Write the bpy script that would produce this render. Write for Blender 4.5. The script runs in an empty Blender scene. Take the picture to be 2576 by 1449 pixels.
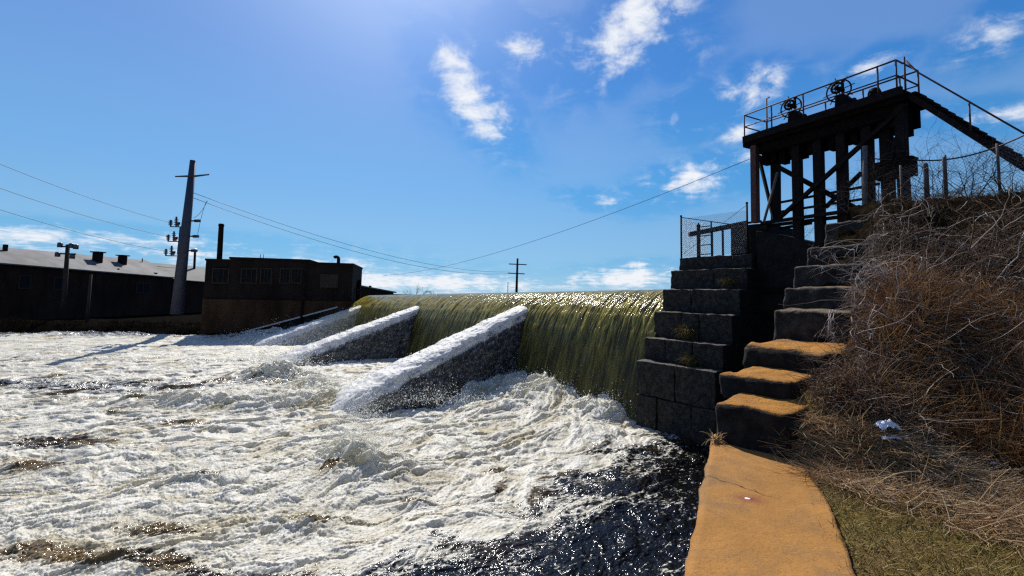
import bpy, math, random
import numpy as np
from mathutils import Vector, Matrix
random.seed(7); RNG = np.random.default_rng(11)
S = bpy.context.scene; COL = S.collection

# ------------------------------------------------------------------ camera
F = 1180.0; PITCH = math.radians(4.5); ROLL = math.radians(1.2); EYE = np.array([0, 0, 5.0]); HC = 743.0
def _Rx(a): c, s = math.cos(a), math.sin(a); return np.array([[1, 0, 0], [0, c, -s], [0, s, c]])
def _Rz(a): c, s = math.cos(a), math.sin(a); return np.array([[c, -s, 0], [s, c, 0], [0, 0, 1]])
ROT = _Rx(math.pi / 2 + PITCH) @ _Rz(ROLL)
SH = HC - (724.5 + F * math.tan(PITCH))
cam_d = bpy.data.cameras.new('camera'); cam = bpy.data.objects.new('camera', cam_d); COL.objects.link(cam)
cam_d.sensor_width = 36; cam_d.lens = 36 * F / 2576; cam_d.shift_y = SH / 2576
cam_d.clip_start = 0.05; cam_d.clip_end = 6000
cam.matrix_world = Matrix([list(ROT[0]) + [0], list(ROT[1]) + [0], list(ROT[2]) + [5.0], [0, 0, 0, 1]])
S.camera = cam
# where a direction measured on the photograph meets a plane of the place
def ray(x, y): return ROT @ np.array([(x - 1288) / F, -(y - SH - 724.5) / F, -1.0])
def atz(x, y, z): d = ray(x, y); return EYE + d * (z - 5) / d[2]
def aty(x, y, Y): d = ray(x, y); return EYE + d * Y / d[1]
def onp(x, y, P, n):
    d = ray(x, y); n = np.array(n, float); return EYE + d * (np.dot(np.array(P) - EYE, n) / np.dot(d, n))

# ------------------------------------------------------------------ world, sun
S.view_settings.view_transform = 'Standard'; S.view_settings.look = 'None'
S.view_settings.exposure = 0.35; S.view_settings.gamma = 1.0
S.cycles.use_denoising = False; S.cycles.sample_clamp_direct = 40; S.cycles.filter_width = 1.35
S.cycles.max_bounces = 8; S.cycles.transparent_max_bounces = 8; S.cycles.sample_clamp_indirect = 4
SUN = ray(996, -317); SUN = SUN / np.linalg.norm(SUN)
SUN_EL = math.asin(SUN[2]); SUN_AZ = math.atan2(SUN[0], SUN[1])
sd = bpy.data.lights.new('sun', 'SUN'); sd.energy = 5.0; sd.angle = math.radians(0.5); sd.color = (1, 0.95, 0.87)
so = bpy.data.objects.new('sun', sd); COL.objects.link(so)
so.rotation_euler = Vector(SUN).to_track_quat('Z', 'Y').to_euler()
W = bpy.data.worlds.new('World'); S.world = W; W.use_nodes = True
wn = W.node_tree.nodes; wl = W.node_tree.links; wn.clear()
def wnode(t, **k):
    n = wn.new(t)
    for a, b in k.items(): setattr(n, a, b)
    return n
def wm(op, a, b=None, c=None, clamp=False):
    n = wn.new('ShaderNodeMath'); n.operation = op; n.use_clamp = clamp
    for i, v in enumerate((a, b, c)):
        if v is None: continue
        if isinstance(v, (int, float)): n.inputs[i].default_value = v
        else: wl.new(v, n.inputs[i])
    return n.outputs[0]
def wdot(vec, d):
    n = wn.new('ShaderNodeVectorMath'); n.operation = 'DOT_PRODUCT'; wl.new(vec, n.inputs[0]); n.inputs[1].default_value = tuple(d); return n.outputs['Value']
sky = wnode('ShaderNodeTexSky', sky_type='NISHITA', sun_disc=False, sun_elevation=SUN_EL, sun_rotation=SUN_AZ,
            air_density=1.0, dust_density=0.1, ozone_density=2.2, altitude=200)
tc = wnode('ShaderNodeTexCoord'); DIR = tc.outputs['Generated']
hs = wnode('ShaderNodeHueSaturation'); hs.inputs['Saturation'].default_value = 1.22; hs.inputs['Value'].default_value = 1.0
wl.new(sky.outputs[0], hs.inputs['Color'])
# clouds: noise in the direction of view on a flat cloud layer, kept to the banks the photograph shows
sep = wnode('ShaderNodeSeparateXYZ'); wl.new(DIR, sep.inputs[0])
zc = wm('MAXIMUM', sep.outputs[2], -0.06)
zc = wm('ADD', zc, 0.16)
cx = wm('DIVIDE', sep.outputs[0], zc); cy = wm('DIVIDE', sep.outputs[1], zc)
cmb = wnode('ShaderNodeCombineXYZ'); wl.new(cx, cmb.inputs[0]); wl.new(cy, cmb.inputs[1])
nz = wnode('ShaderNodeTexNoise'); nz.inputs['Scale'].default_value = 7.0; nz.inputs['Detail'].default_value = 9; nz.inputs['Roughness'].default_value = 0.62; nz.inputs['Distortion'].default_value = 0.5
wl.new(cmb.outputs[0], nz.inputs['Vector'])
nzd = wnode('ShaderNodeTexNoise'); nzd.inputs['Scale'].default_value = 13.0; nzd.inputs['Detail'].default_value = 10; nzd.inputs['Roughness'].default_value = 0.62; nzd.inputs['Distortion'].default_value = 0.3
wl.new(DIR, nzd.inputs['Vector'])
CL = [  # x, y, half width, half height, tilt, strength (as measured on the photograph)
 (1185, 235, 120, 52, 52, 1.15), (1225, 285, 60, 36, 20, .95), (1590, 70, 150, 66, -42, 1.2), (1545, 150, 70, 40, -60, .95), (1530, 110, 110, 40, 0, .8),
 (1340, 130, 100, 55, 30, .62), (1395, 60, 40, 18, 0, .55), (1740, 452, 120, 40, -18, .95), (1860, 405, 60, 24, -15, .6),
 (1525, 508, 85, 20, 8, .6), (1840, 250, 130, 45, -15, .62), (1720, 300, 60, 40, 0, .5), (1860, 335, 45, 22, -20, .7), (1930, 190, 65, 30, 0, .62),
 (2195, 165, 60, 26, -25, .75), (1560, 700, 130, 24, -3, 1.25), (1590, 668, 60, 12, -5, .8), (2515, 75, 90, 50, -40, .62), (2500, 290, 130, 30, 0, .62),
 (120, 592, 440, 24, 4, 1.0), (420, 634, 280, 14, 4, .85), (1050, 712, 330, 24, 1, 1.15), (700, 660, 340, 18, 2, .7), (180, 565, 70, 7, 3, .5), (1390, 722, 90, 8, 0, .9), (1720, 130, 70, 60, 0, .35), (1180, 180, 90, 90, 0, .45)]
acc = None
for (x, y, a, b, t, st) in CL:
    c = ray(x, y); n = np.linalg.norm(c); c = c / n
    d1 = ray(x + 10, y); d1 = d1 / np.linalg.norm(d1) - c; d1 /= np.linalg.norm(d1)
    d2 = np.cross(c, d1); d2 = d2 if d2[2] < 0 else -d2
    ct, stn = math.cos(math.radians(t)), math.sin(math.radians(t))
    e1 = (d1 * ct + d2 * stn); e2 = (-d1 * stn + d2 * ct)
    k = F * n                                            # pixels per radian along this ray
    p = wm('MULTIPLY_ADD', wdot(DIR, e1 * k / a), 1.0, -float(np.dot(c, e1)) * k / a)
    q = wm('MULTIPLY_ADD', wdot(DIR, e2 * k / b), 1.0, -float(np.dot(c, e2)) * k / b)
    r2 = wm('ADD', wm('MULTIPLY', p, p), wm('MULTIPLY', q, q))
    g = wm('MULTIPLY', wm('EXPONENT', wm('MULTIPLY', r2, -0.75)), st)
    g = wm('MULTIPLY', g, wm('GREATER_THAN', wdot(DIR, c), 0.2))
    acc = g if acc is None else wm('MAXIMUM', acc, g)
nmix = wm('ADD', wm('MULTIPLY', nz.outputs[0], 0.5), wm('MULTIPLY', nzd.outputs[0], 0.5))
dens = wm('ADD', acc, wm('MULTIPLY', wm('SUBTRACT', nmix, 0.5), 4.2))
dens = wm('MULTIPLY', wm('SUBTRACT', dens, 0.54), wm('MINIMUM', wm('MULTIPLY', acc, 2.2), 1.0))
mr = wnode('ShaderNodeMapRange', interpolation_type='SMOOTHSTEP'); wl.new(dens, mr.inputs[0]); mr.inputs[1].default_value = -0.2; mr.inputs[2].default_value = 0.8
# the bright veil of air round the sun
sg = wm('MAXIMUM', wdot(DIR, SUN), 0.0)
aur = wm('ADD', wm('MULTIPLY', wm('POWER', sg, 34.0), 1.0), wm('MULTIPLY', wm('POWER', sg, 7.0), 0.14))
cb = wnode('ShaderNodeCombineXYZ')
for i, v in enumerate((.93, .95, .94)): wl.new(wm('MULTIPLY', aur, v * 4.4), cb.inputs[i])
# the clear deep blue of a cold spring noon: paler to the horizon and towards the sun
rp_ = wnode('ShaderNodeValToRGB'); wl.new(wm('MAXIMUM', sep.outputs[2], 0.0), rp_.inputs[0]); cr_ = rp_.color_ramp
while len(cr_.elements) < 5: cr_.elements.new(.5)
for i_, (p_, c_) in enumerate(((0., (3.4, 6.2, 8.6)), (.07, (1.8, 5.0, 8.4)), (.22, (.90, 3.8, 8.1)), (.42, (.50, 2.45, 6.9)), (.75, (.28, 1.4, 5.0)))): cr_.elements[i_].position = p_; cr_.elements[i_].color = tuple(v / 10 for v in c_) + (1,)
sc_ = wnode('ShaderNodeVectorMath', operation='SCALE'); wl.new(rp_.outputs[0], sc_.inputs[0]); sc_.inputs['Scale'].default_value = 10.0
mxs = wnode('ShaderNodeMix', data_type='RGBA'); mxs.inputs[0].default_value = 0.92; wl.new(hs.outputs[0], mxs.inputs[6]); wl.new(sc_.outputs[0], mxs.inputs[7])
sdk = wm('MULTIPLY_ADD', wm('MAXIMUM', wdot(DIR, SUN), -.5), .42, .62)
sc2 = wnode('ShaderNodeVectorMath', operation='SCALE'); wl.new(mxs.outputs[2], sc2.inputs[0]); wl.new(sdk, sc2.inputs['Scale'])
addn = wnode('ShaderNodeVectorMath', operation='ADD'); wl.new(sc2.outputs[0], addn.inputs[0]); wl.new(cb.outputs[0], addn.inputs[1])
mx = wnode('ShaderNodeMix', data_type='RGBA'); wl.new(mr.outputs[0], mx.inputs[0]); wl.new(addn.outputs[0], mx.inputs[6]); mx.inputs[7].default_value = (8.6, 8.9, 9.4, 1)
bg = wnode('ShaderNodeBackground'); bg.inputs[1].default_value = 0.08
wl.new(mx.outputs[2], bg.inputs[0])
wo = wnode('ShaderNodeOutputWorld'); wl.new(bg.outputs[0], wo.inputs[0])

# ------------------------------------------------------------------ helpers
def V(*a): return np.array(a, float)
class MB:
    def __init__(s): s.v = []; s.f = []
    def add(s, vs, fs):
        o = len(s.v); s.v += [tuple(map(float, p)) for p in vs]; s.f += [tuple(i + o for i in f) for f in fs]; return s
    def box(s, c, ex, ey, ez):                           # centre and three half axes
        c, ex, ey, ez = map(np.array, (c, ex, ey, ez)); vs = []
        for k in (-1, 1):
            for (a, b) in ((-1, -1), (1, -1), (1, 1), (-1, 1)): vs.append(c + a * ex + b * ey + k * ez)
        return s.add(vs, [(3, 2, 1, 0), (4, 5, 6, 7), (0, 1, 5, 4), (1, 2, 6, 5), (2, 3, 7, 6), (3, 0, 4, 7)])
    def bar(s, a, b, w, h=None, side=None):              # square bar from a to b
        a, b = np.array(a, float), np.array(b, float); d = b - a; L = np.linalg.norm(d); d /= L
        up = V(0, 0, 1) if abs(d[2]) < .95 else (np.array(side, float) if side is not None else V(1, 0, 0))
        x = np.cross(d, up); x /= np.linalg.norm(x); y = np.cross(x, d); h = h or w
        return s.box((a + b) / 2, d * L / 2, x * w / 2, y * h / 2)
    def tube(s, pts, r, n=8, cap=True):
        pts = [np.array(p, float) for p in pts]; rs = r if hasattr(r, '__len__') else [r] * len(pts)
        rings = []; vs = []; fs = []; x = None
        for i, p in enumerate(pts):
            d = pts[min(i + 1, len(pts) - 1)] - pts[max(i - 1, 0)]; d = d / (np.linalg.norm(d) + 1e-9)
            if x is None:
                t = V(0, 0, 1) if abs(d[2]) < .9 else V(1, 0, 0); x = np.cross(d, t)
            else: x = x - d * np.dot(x, d)
            x = x / np.linalg.norm(x); y = np.cross(d, x)
            for k in range(n):
                a = 2 * math.pi * k / n; vs.append(p + (x * math.cos(a) + y * math.sin(a)) * rs[i])
        for i in range(len(pts) - 1):
            for k in range(n):
                fs.append((i * n + k, i * n + (k + 1) % n, (i + 1) * n + (k + 1) % n, (i + 1) * n + k))
        if cap: fs.append(tuple(range(n))[::-1]); fs.append(tuple(range((len(pts) - 1) * n, len(pts) * n)))
        return s.add(vs, fs)
    def ring(s, c, ax1, ax2, R, r, n=28, m=6, a0=0, a1=2 * math.pi):
        c, ax1, ax2 = map(np.array, (c, ax1, ax2)); full = abs(a1 - a0 - 2 * math.pi) < 1e-6
        pts = [c + (ax1 * math.cos(a0 + (a1 - a0) * i / n) + ax2 * math.sin(a0 + (a1 - a0) * i / n)) * R for i in range(n + 1)]
        return s.tube(pts, r, m, cap=not full)
    def prism(s, poly, ext):
        poly = [np.array(p, float) for p in poly]; ext = np.array(ext, float); n = len(poly)
        vs = poly + [p + ext for p in poly]
        fs = [tuple(range(n))[::-1], tuple(range(n, 2 * n))] + [(i, (i + 1) % n, n + (i + 1) % n, n + i) for i in range(n)]
        return s.add(vs, fs)
    def build(s, name, mat, parent=None, smooth=False, bevel=0):
        me = bpy.data.meshes.new(name); base = V(*parent.location) if parent is not None and parent.type == 'EMPTY' else V(0, 0, 0)
        if parent is not None and parent.type != 'EMPTY' and parent.parent is not None: base = V(*parent.parent.location)
        me.from_pydata([tuple(np.array(p) - base) for p in s.v], [], s.f); me.update()
        import bmesh
        b = bmesh.new(); b.from_mesh(me); bmesh.ops.recalc_face_normals(b, faces=b.faces[:]); b.to_mesh(me); b.free()
        if smooth:
            for p in me.polygons: p.use_smooth = True
        o = bpy.data.objects.new(name, me); COL.objects.link(o); me.materials.append(mat)
        if parent is not None: o.parent = parent
        if bevel:
            m = o.modifiers.new('bevel', 'BEVEL'); m.width = bevel; m.segments = 2; m.limit_method = 'ANGLE'
        return o
def np_mesh(name, co, quads, mat, attrs=None, smooth=True, parent=None):
    me = bpy.data.meshes.new(name); co = np.asarray(co, np.float32); quads = np.asarray(quads, np.int32); k = quads.shape[1]
    if parent is not None: co = co - np.array(parent.location, np.float32)
    me.vertices.add(len(co)); me.vertices.foreach_set('co', co.ravel())
    me.loops.add(quads.size); me.loops.foreach_set('vertex_index', quads.ravel())
    me.polygons.add(len(quads)); me.polygons.foreach_set('loop_start', np.arange(0, quads.size, k, dtype=np.int32))
    me.polygons.foreach_set('loop_total', np.full(len(quads), k, np.int32))
    if smooth: me.polygons.foreach_set('use_smooth', np.ones(len(quads), bool))
    me.update(); me.validate()
    for n, a in (attrs or {}).items():
        at = me.attributes.new(n, 'FLOAT', 'POINT'); at.data.foreach_set('value', np.asarray(a, np.float32).ravel())
    me.materials.append(mat); o = bpy.data.objects.new(name, me); COL.objects.link(o)
    if parent is not None: o.parent = parent
    return o
def gridq(nr, nc):
    i = np.arange(nr - 1)[:, None] * nc + np.arange(nc - 1)[None, :]
    return np.stack([i, i + 1, i + nc + 1, i + nc], -1).reshape(-1, 4)
def thing(name, label, cat, loc=(0, 0, 0), group=None):
    o = bpy.data.objects.new(name, None); COL.objects.link(o); o.location = tuple(map(float, loc)); o.empty_display_size = .2
    o['label'] = label; o['category'] = cat
    if group: o['group'] = group
    bpy.context.view_layer.update()
    return o
def tag(o, label, cat, group=None, kind=None):
    o['label'] = label; o['category'] = cat
    if group: o['group'] = group
    if kind: o['kind'] = kind
    return o
def struct(o, label=None):
    o['kind'] = 'structure'
    if label: o['label'] = label
    return o

# ---- noise on arrays
def _grad(ix, iy, seed):
    h = (ix.astype(np.uint32) * np.uint32(374761393) + iy.astype(np.uint32) * np.uint32(668265263) + np.uint32(seed * 974711 + 13))
    h = (h ^ (h >> np.uint32(13))) * np.uint32(1274126177); h = h ^ (h >> np.uint32(16))
    return (h & np.uint32(0xffff)).astype(np.float32) * np.float32(2 * math.pi / 65536)
def perlin(x, y, seed=0):
    x = np.asarray(x, np.float32); y = np.asarray(y, np.float32)
    x0 = np.floor(x); y0 = np.floor(y); fx = x - x0; fy = y - y0; ix = x0.astype(np.int32); iy = y0.astype(np.int32)
    u = fx * fx * fx * (fx * (fx * 6 - 15) + 10); v = fy * fy * fy * (fy * (fy * 6 - 15) + 10)
    def g(dx, dy):
        a = _grad(ix + dx, iy + dy, seed); return np.cos(a) * (fx - dx) + np.sin(a) * (fy - dy)
    a = g(0, 0); b = g(1, 0); c = g(0, 1); d = g(1, 1)
    return ((a + (b - a) * u) * (1 - v) + (c + (d - c) * u) * v) * 1.5
def fbm(x, y, oct=4, seed=0, gain=.5, kind=''):
    r = 0; amp = 1; tot = 0
    for o in range(oct):
        n = perlin(x * 2 ** o + o * 17.3, y * 2 ** o - o * 9.1, seed + o)
        if kind == 'billow': n = np.abs(n) * 2 - .6
        elif kind == 'ridge': n = .75 - np.abs(n) * 2
        r = r + n * amp; tot += amp; amp *= gain
    return r / tot
def sstep(a, b, x): t = np.clip((x - a) / (b - a), 0, 1); return t * t * (3 - 2 * t)

# ---- materials
def new_mat(name):
    m = bpy.data.materials.new(name); m.use_nodes = True; nt = m.node_tree; nt.nodes.clear()
    return m, nt
class NT:
    def __init__(s, nt): s.nt = nt
    def n(s, t, ins=None, **k):
        n = s.nt.nodes.new(t)
        for a, b in k.items(): setattr(n, a, b)
        for a, b in (ins or {}).items(): s.put(n.inputs[a], b)
        return n
    def put(s, sock, v):
        if isinstance(v, bpy.types.NodeSocket): s.nt.links.new(v, sock)
        elif isinstance(v, (tuple, list)) and len(v) == 3 and sock.type == 'RGBA': sock.default_value = (*v, 1)
        else: sock.default_value = v
    def math(s, op, a, b=None, c=None, clamp=False):
        n = s.nt.nodes.new('ShaderNodeMath'); n.operation = op; n.use_clamp = clamp
        for i, v in enumerate((a, b, c)):
            if v is not None: s.put(n.inputs[i], v)
        return n.outputs[0]
    def mixc(s, f, a, b, blend='MIX'):
        n = s.nt.nodes.new('ShaderNodeMix'); n.data_type = 'RGBA'; n.blend_type = blend
        s.put(n.inputs[0], f); s.put(n.inputs[6], a); s.put(n.inputs[7], b); return n.outputs[2]
    def rng(s, v, a, b, c=0., d=1., smooth=True):
        n = s.nt.nodes.new('ShaderNodeMapRange'); n.interpolation_type = 'SMOOTHSTEP' if smooth else 'LINEAR'
        s.put(n.inputs[0], v)
        for i, q in enumerate((a, b, c, d)): s.put(n.inputs[i + 1], q)
        return n.outputs[0]
    def noise(s, scale, detail=4, rough=.55, vec=None, dist=0.):
        n = s.n('ShaderNodeTexNoise', {'Scale': scale, 'Detail': detail, 'Roughness': rough, 'Distortion': dist})
        if vec is not None: s.put(n.inputs['Vector'], vec)
        return n.outputs[0]
    def pos(s): return s.n('ShaderNodeNewGeometry').outputs['Position']
    def scaled(s, vec, sc):
        return s.n('ShaderNodeMapping', {'Vector': vec, 'Scale': sc}).outputs[0]
    def attr(s, name): return s.n('ShaderNodeAttribute', attribute_name=name).outputs['Fac']
    def bump(s, h, strength=.5, dist=.02, normal=None):
        n = s.n('ShaderNodeBump', {'Strength': strength, 'Distance': dist, 'Height': h})
        if normal is not None: s.put(n.inputs['Normal'], normal)
        return n.outputs[0]
    def princ(s, base, rough, **k):
        n = s.n('ShaderNodeBsdfPrincipled', {'Base Color': base, 'Roughness': rough})
        for a, b in k.items(): s.put(n.inputs[a.replace('_', ' ')], b)
        return n.outputs[0]
    def out(s, sh): s.nt.links.new(sh, s.n('ShaderNodeOutputMaterial').inputs[0])
def simple(name, c1, c2, scale=6, rough=.85, bump=.3, bd=.01, metal=0., detail=6):
    m, nt = new_mat(name); N = NT(nt); p = N.pos()
    n1 = N.noise(scale, detail, .6, p); n2 = N.noise(scale * 7, 4, .6, p)
    f = N.rng(N.math('MULTIPLY_ADD', n2, .35, N.math('MULTIPLY', n1, .75)), .38, .72)
    col = N.mixc(f, c1, c2)
    N.out(N.princ(col, rough, Normal=N.bump(N.math('ADD', n1, n2), bump, bd), Metallic=metal, Specular_IOR_Level=0. if rough > .92 else (.12 if rough > .65 else .5))); return m
M = {}
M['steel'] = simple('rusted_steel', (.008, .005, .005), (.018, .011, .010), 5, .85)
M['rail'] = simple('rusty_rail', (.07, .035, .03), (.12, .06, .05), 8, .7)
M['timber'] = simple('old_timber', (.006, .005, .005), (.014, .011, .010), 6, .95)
M['greypost'] = simple('weathered_post', (.10, .09, .085), (.17, .155, .145), 7, .9)
M['cable'] = simple('cable_rubber', (.01, .01, .012), (.02, .02, .022), 4, .6)
M['redcable'] = simple('rusty_cable', (.12, .05, .045), (.18, .08, .07), 4, .7)
M['galv'] = simple('galvanised_wire', (.16, .17, .19), (.25, .26, .28), 5, .5, metal=.4)
M['pole'] = simple('painted_steel_pole', (.020, .026, .050), (.030, .037, .064), 1.5, .6, .1)
M['insul'] = simple('glazed_insulator', (.03, .03, .04), (.06, .06, .07), 8, .4)
M['wood_pole'] = simple('tarred_wood', (.025, .02, .02), (.05, .04, .038), 4, .9)
M['brick'] = None
M['plastic'] = simple('white_plastic', (.75, .75, .77), (.85, .85, .87), 20, .5)
M['red'] = simple('red_scrap', (.55, .06, .04), (.65, .09, .06), 30, .6)
M['glass'] = simple('dark_pane', (.004, .004, .005), (.009, .010, .012), 2, .8, 0)
M['board'] = simple('boarding', (.032, .025, .020), (.045, .035, .028), 2, .9)

def brick_mat(name, c1, c2, mortar, stain=.5):
    m, nt = new_mat(name); N = NT(nt); p = N.pos()
    sp = N.n('ShaderNodeSeparateXYZ', {0: p})
    u = N.math('ADD', N.math('MULTIPLY', sp.outputs[0], .85), N.math('MULTIPLY', sp.outputs[1], .53))
    uv = N.n('ShaderNodeCombineXYZ', {0: u, 1: sp.outputs[2]}).outputs[0]
    b = N.n('ShaderNodeTexBrick', {'Vector': uv, 'Color1': c1, 'Color2': c2, 'Mortar': mortar, 'Scale': 1.0, 'Mortar Size': .01, 'Brick Width': .45, 'Row Height': .16})
    n = N.noise(.5, 7, .65, N.scaled(p, (1, 1, .35)))
    c = N.mixc(N.rng(n, .35, .7), b.outputs[0], tuple(x * stain for x in c1))
    N.out(N.princ(c, .9, Normal=N.bump(n, .2, .05), Specular_IOR_Level=.1)); return m
M['brick'] = brick_mat('red_brick', (.028, .013, .009), (.040, .019, .012), (.026, .020, .016))
M['brick2'] = brick_mat('brown_brick', (.019, .013, .011), (.024, .016, .013), (.018, .015, .013))
M['rivwall'] = brick_mat('river_wall_brick', (.06, .032, .018), (.08, .042, .022), (.03, .024, .018), .35)

def roof_mat(name, c1, c2, c3):
    m, nt = new_mat(name); N = NT(nt); p = N.pos()
    n1 = N.noise(.22, 6, .65, p); n2 = N.noise(1.1, 5, .7, N.scaled(p, (1, .5, 1)))
    c = N.mixc(N.rng(n1, .35, .65), c1, c2); c = N.mixc(N.rng(n2, .58, .72), c, c3)
    N.out(N.princ(c, .8, Normal=N.bump(n2, .2, .05), Specular_IOR_Level=.25)); return m
M['roof'] = roof_mat('pale_roofing', (.075, .073, .074), (.16, .155, .157), (.028, .028, .03))
M['roof2'] = roof_mat('grey_roofing', (.085, .082, .08), (.115, .112, .11), (.05, .05, .05))

def stone_mat(name, tops, sides, moss=(.10, .075, .02), wet=0., topamt=1.0, topmin=.55, crack=-.5, bs=.9):
    """block stone: weathered sides with shade painted in, sunlit tan with lichen and grit where it lies level"""
    m, nt = new_mat(name); N = NT(nt); g = N.n('ShaderNodeNewGeometry'); p = g.outputs['Position']
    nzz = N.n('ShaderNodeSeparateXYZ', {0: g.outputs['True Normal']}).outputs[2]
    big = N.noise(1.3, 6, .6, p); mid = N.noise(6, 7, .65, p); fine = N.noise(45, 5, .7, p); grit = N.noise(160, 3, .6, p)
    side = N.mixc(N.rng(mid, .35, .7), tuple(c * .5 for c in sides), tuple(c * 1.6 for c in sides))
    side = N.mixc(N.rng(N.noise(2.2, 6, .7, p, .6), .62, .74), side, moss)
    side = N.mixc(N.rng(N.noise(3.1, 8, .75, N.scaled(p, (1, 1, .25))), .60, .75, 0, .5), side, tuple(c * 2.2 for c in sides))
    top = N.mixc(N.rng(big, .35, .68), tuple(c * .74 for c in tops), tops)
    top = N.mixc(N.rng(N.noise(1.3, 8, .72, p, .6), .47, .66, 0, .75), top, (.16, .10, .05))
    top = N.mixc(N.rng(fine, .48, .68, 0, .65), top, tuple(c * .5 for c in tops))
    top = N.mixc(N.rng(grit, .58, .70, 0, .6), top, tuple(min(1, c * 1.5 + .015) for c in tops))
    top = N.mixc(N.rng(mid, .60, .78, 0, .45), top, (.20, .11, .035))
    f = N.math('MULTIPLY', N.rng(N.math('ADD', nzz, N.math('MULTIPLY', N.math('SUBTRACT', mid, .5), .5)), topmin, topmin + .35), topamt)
    col = N.mixc(f, side, top)  # shade goes into the side colour, sunlight into the level tops
    crk = N.n('ShaderNodeTexVoronoi', {'Vector': N.n('ShaderNodeVectorMath', {0: p, 1: N.n('ShaderNodeTexNoise', {'Vector': p, 'Scale': 2.5, 'Detail': 6}).outputs[1]}, operation='ADD').outputs[0], 'Scale': .9}, feature='DISTANCE_TO_EDGE').outputs[0]
    h = N.math('ADD', N.math('MULTIPLY', mid, 1.0), N.math('ADD', N.math('MULTIPLY', fine, .35), N.math('ADD', N.math('MULTIPLY', grit, .12), N.rng(crk, 0, .03, crack, 0))))
    N.out(N.princ(col, .9 - wet, Normal=N.bump(h, bs, .045), Specular_IOR_Level=.15)); return m, N
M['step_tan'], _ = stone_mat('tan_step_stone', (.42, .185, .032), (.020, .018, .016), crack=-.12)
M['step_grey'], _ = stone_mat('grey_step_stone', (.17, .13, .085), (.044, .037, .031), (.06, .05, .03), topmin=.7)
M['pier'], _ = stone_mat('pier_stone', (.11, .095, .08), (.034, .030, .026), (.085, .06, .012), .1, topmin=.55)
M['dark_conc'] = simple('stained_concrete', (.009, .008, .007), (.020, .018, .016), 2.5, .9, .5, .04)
M['dam'] = simple('wet_dam_face', (.03, .03, .015), (.06, .055, .025), 1.5, .5)

# ------------------------------------------------------------------ frame of the dam
U = V(-.6, .8, 0); DN = V(-.8, -.6, 0); UP = V(0, 0, 1)
PC = atz(1597, 1065, 0.0)                                # foot of the pier, river corner
C0 = PC - DN * 2.6                                       # crest line starts behind it
def dam(t, s, z): return C0 + U * t + DN * s + UP * z
def crest(t): return 5.45 - .02 * t
T_END = 40.0

# ------------------------------------------------------------------ water materials
def water_parts(N, foam, tan, bumpn, wcol=(.010, .009, .008), rough=.10):
    water = N.princ(wcol, rough, IOR=1.33, Normal=bumpn)
    return water
def river_material():
    m, nt = new_mat('river_foam'); N = NT(nt); p = N.pos()
    rot = N.n('ShaderNodeMapping', {'Vector': p, 'Rotation': (0, 0, -math.atan2(DN[1], DN[0]))}).outputs[0]
    fl = N.scaled(rot, (.55, 1.25, 1))
    foam = N.attr('foam'); tan = N.attr('tan')
    n1 = N.noise(5.5, 8, .68, fl, .5); n2 = N.noise(17, 6, .7, fl, .4); n3 = N.noise(60, 4, .7, p)
    vo = N.n('ShaderNodeTexVoronoi', {'Vector': N.n('ShaderNodeVectorMath', {0: fl, 1: N.n('ShaderNodeTexNoise', {'Vector': fl, 'Scale': 2.2, 'Detail': 5}).outputs[1]}, operation='ADD').outputs[0], 'Scale': 2.6}, feature='DISTANCE_TO_EDGE').outputs[0]
    lace = N.math('MULTIPLY', N.rng(vo, .0, .16, 1, 0), N.rng(n2, .35, .62))
    x = N.math('ADD', foam, N.math('MULTIPLY', N.math('SUBTRACT', n1, .5), 1.3))
    x = N.math('ADD', x, N.math('MULTIPLY', N.math('SUBTRACT', n2, .5), .7))
    x = N.math('ADD', x, N.math('MULTIPLY', lace, .34))
    strk = N.noise(1.0, 7, .7, N.scaled(rot, (2.2, 9, 1)), 1.2); x = N.math('ADD', x, N.math('MULTIPLY', N.rng(strk, .56, .68), .36))
    f = N.rng(x, .36, .62)
    h = N.math('ADD', N.math('MULTIPLY', n1, .8), N.math('ADD', N.math('MULTIPLY', n2, .55), N.math('MULTIPLY', n3, .06)))
    rip = N.math('ADD', N.noise(3.2, 4, .6, fl, 1.2), N.math('MULTIPLY', N.noise(14, 3, .55, fl, .6), .30)); bw = N.bump(rip, .38, .10); bf = N.bump(h, .36, .07)
    wcol = N.mixc(tan, (.004, .004, .004), (.17, .11, .035))
    water = N.princ(wcol, .09, IOR=1.33, Normal=bw)
    fc = N.mixc(N.rng(n2, .3, .7), (.88, .84, .68), (.97, .95, .885))
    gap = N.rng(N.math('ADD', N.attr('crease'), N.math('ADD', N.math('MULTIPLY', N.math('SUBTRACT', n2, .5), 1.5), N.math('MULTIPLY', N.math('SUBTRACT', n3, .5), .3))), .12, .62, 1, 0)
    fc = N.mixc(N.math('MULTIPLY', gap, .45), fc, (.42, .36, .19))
    fc = N.mixc(N.math('MULTIPLY', tan, .8), fc, (.50, .40, .19))
    d = N.n('ShaderNodeBsdfDiffuse', {'Color': fc, 'Normal': bf}).outputs[0]
    t = N.n('ShaderNodeBsdfTranslucent', {'Color': N.mixc(.6, fc, (.97, .88, .52)), 'Normal': bf}).outputs[0]
    ft = N.n('ShaderNodeMixShader', {0: .42, 1: d, 2: t}).outputs[0]
    gl = N.n('ShaderNodeBsdfGlossy', {'Color': (1, 1, 1), 'Roughness': .5, 'Normal': bf}).outputs[0]
    ft = N.n('ShaderNodeMixShader', {0: .03, 1: ft, 2: gl}).outputs[0]
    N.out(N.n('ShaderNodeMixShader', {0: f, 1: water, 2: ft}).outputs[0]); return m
M['river'] = river_material()

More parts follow.
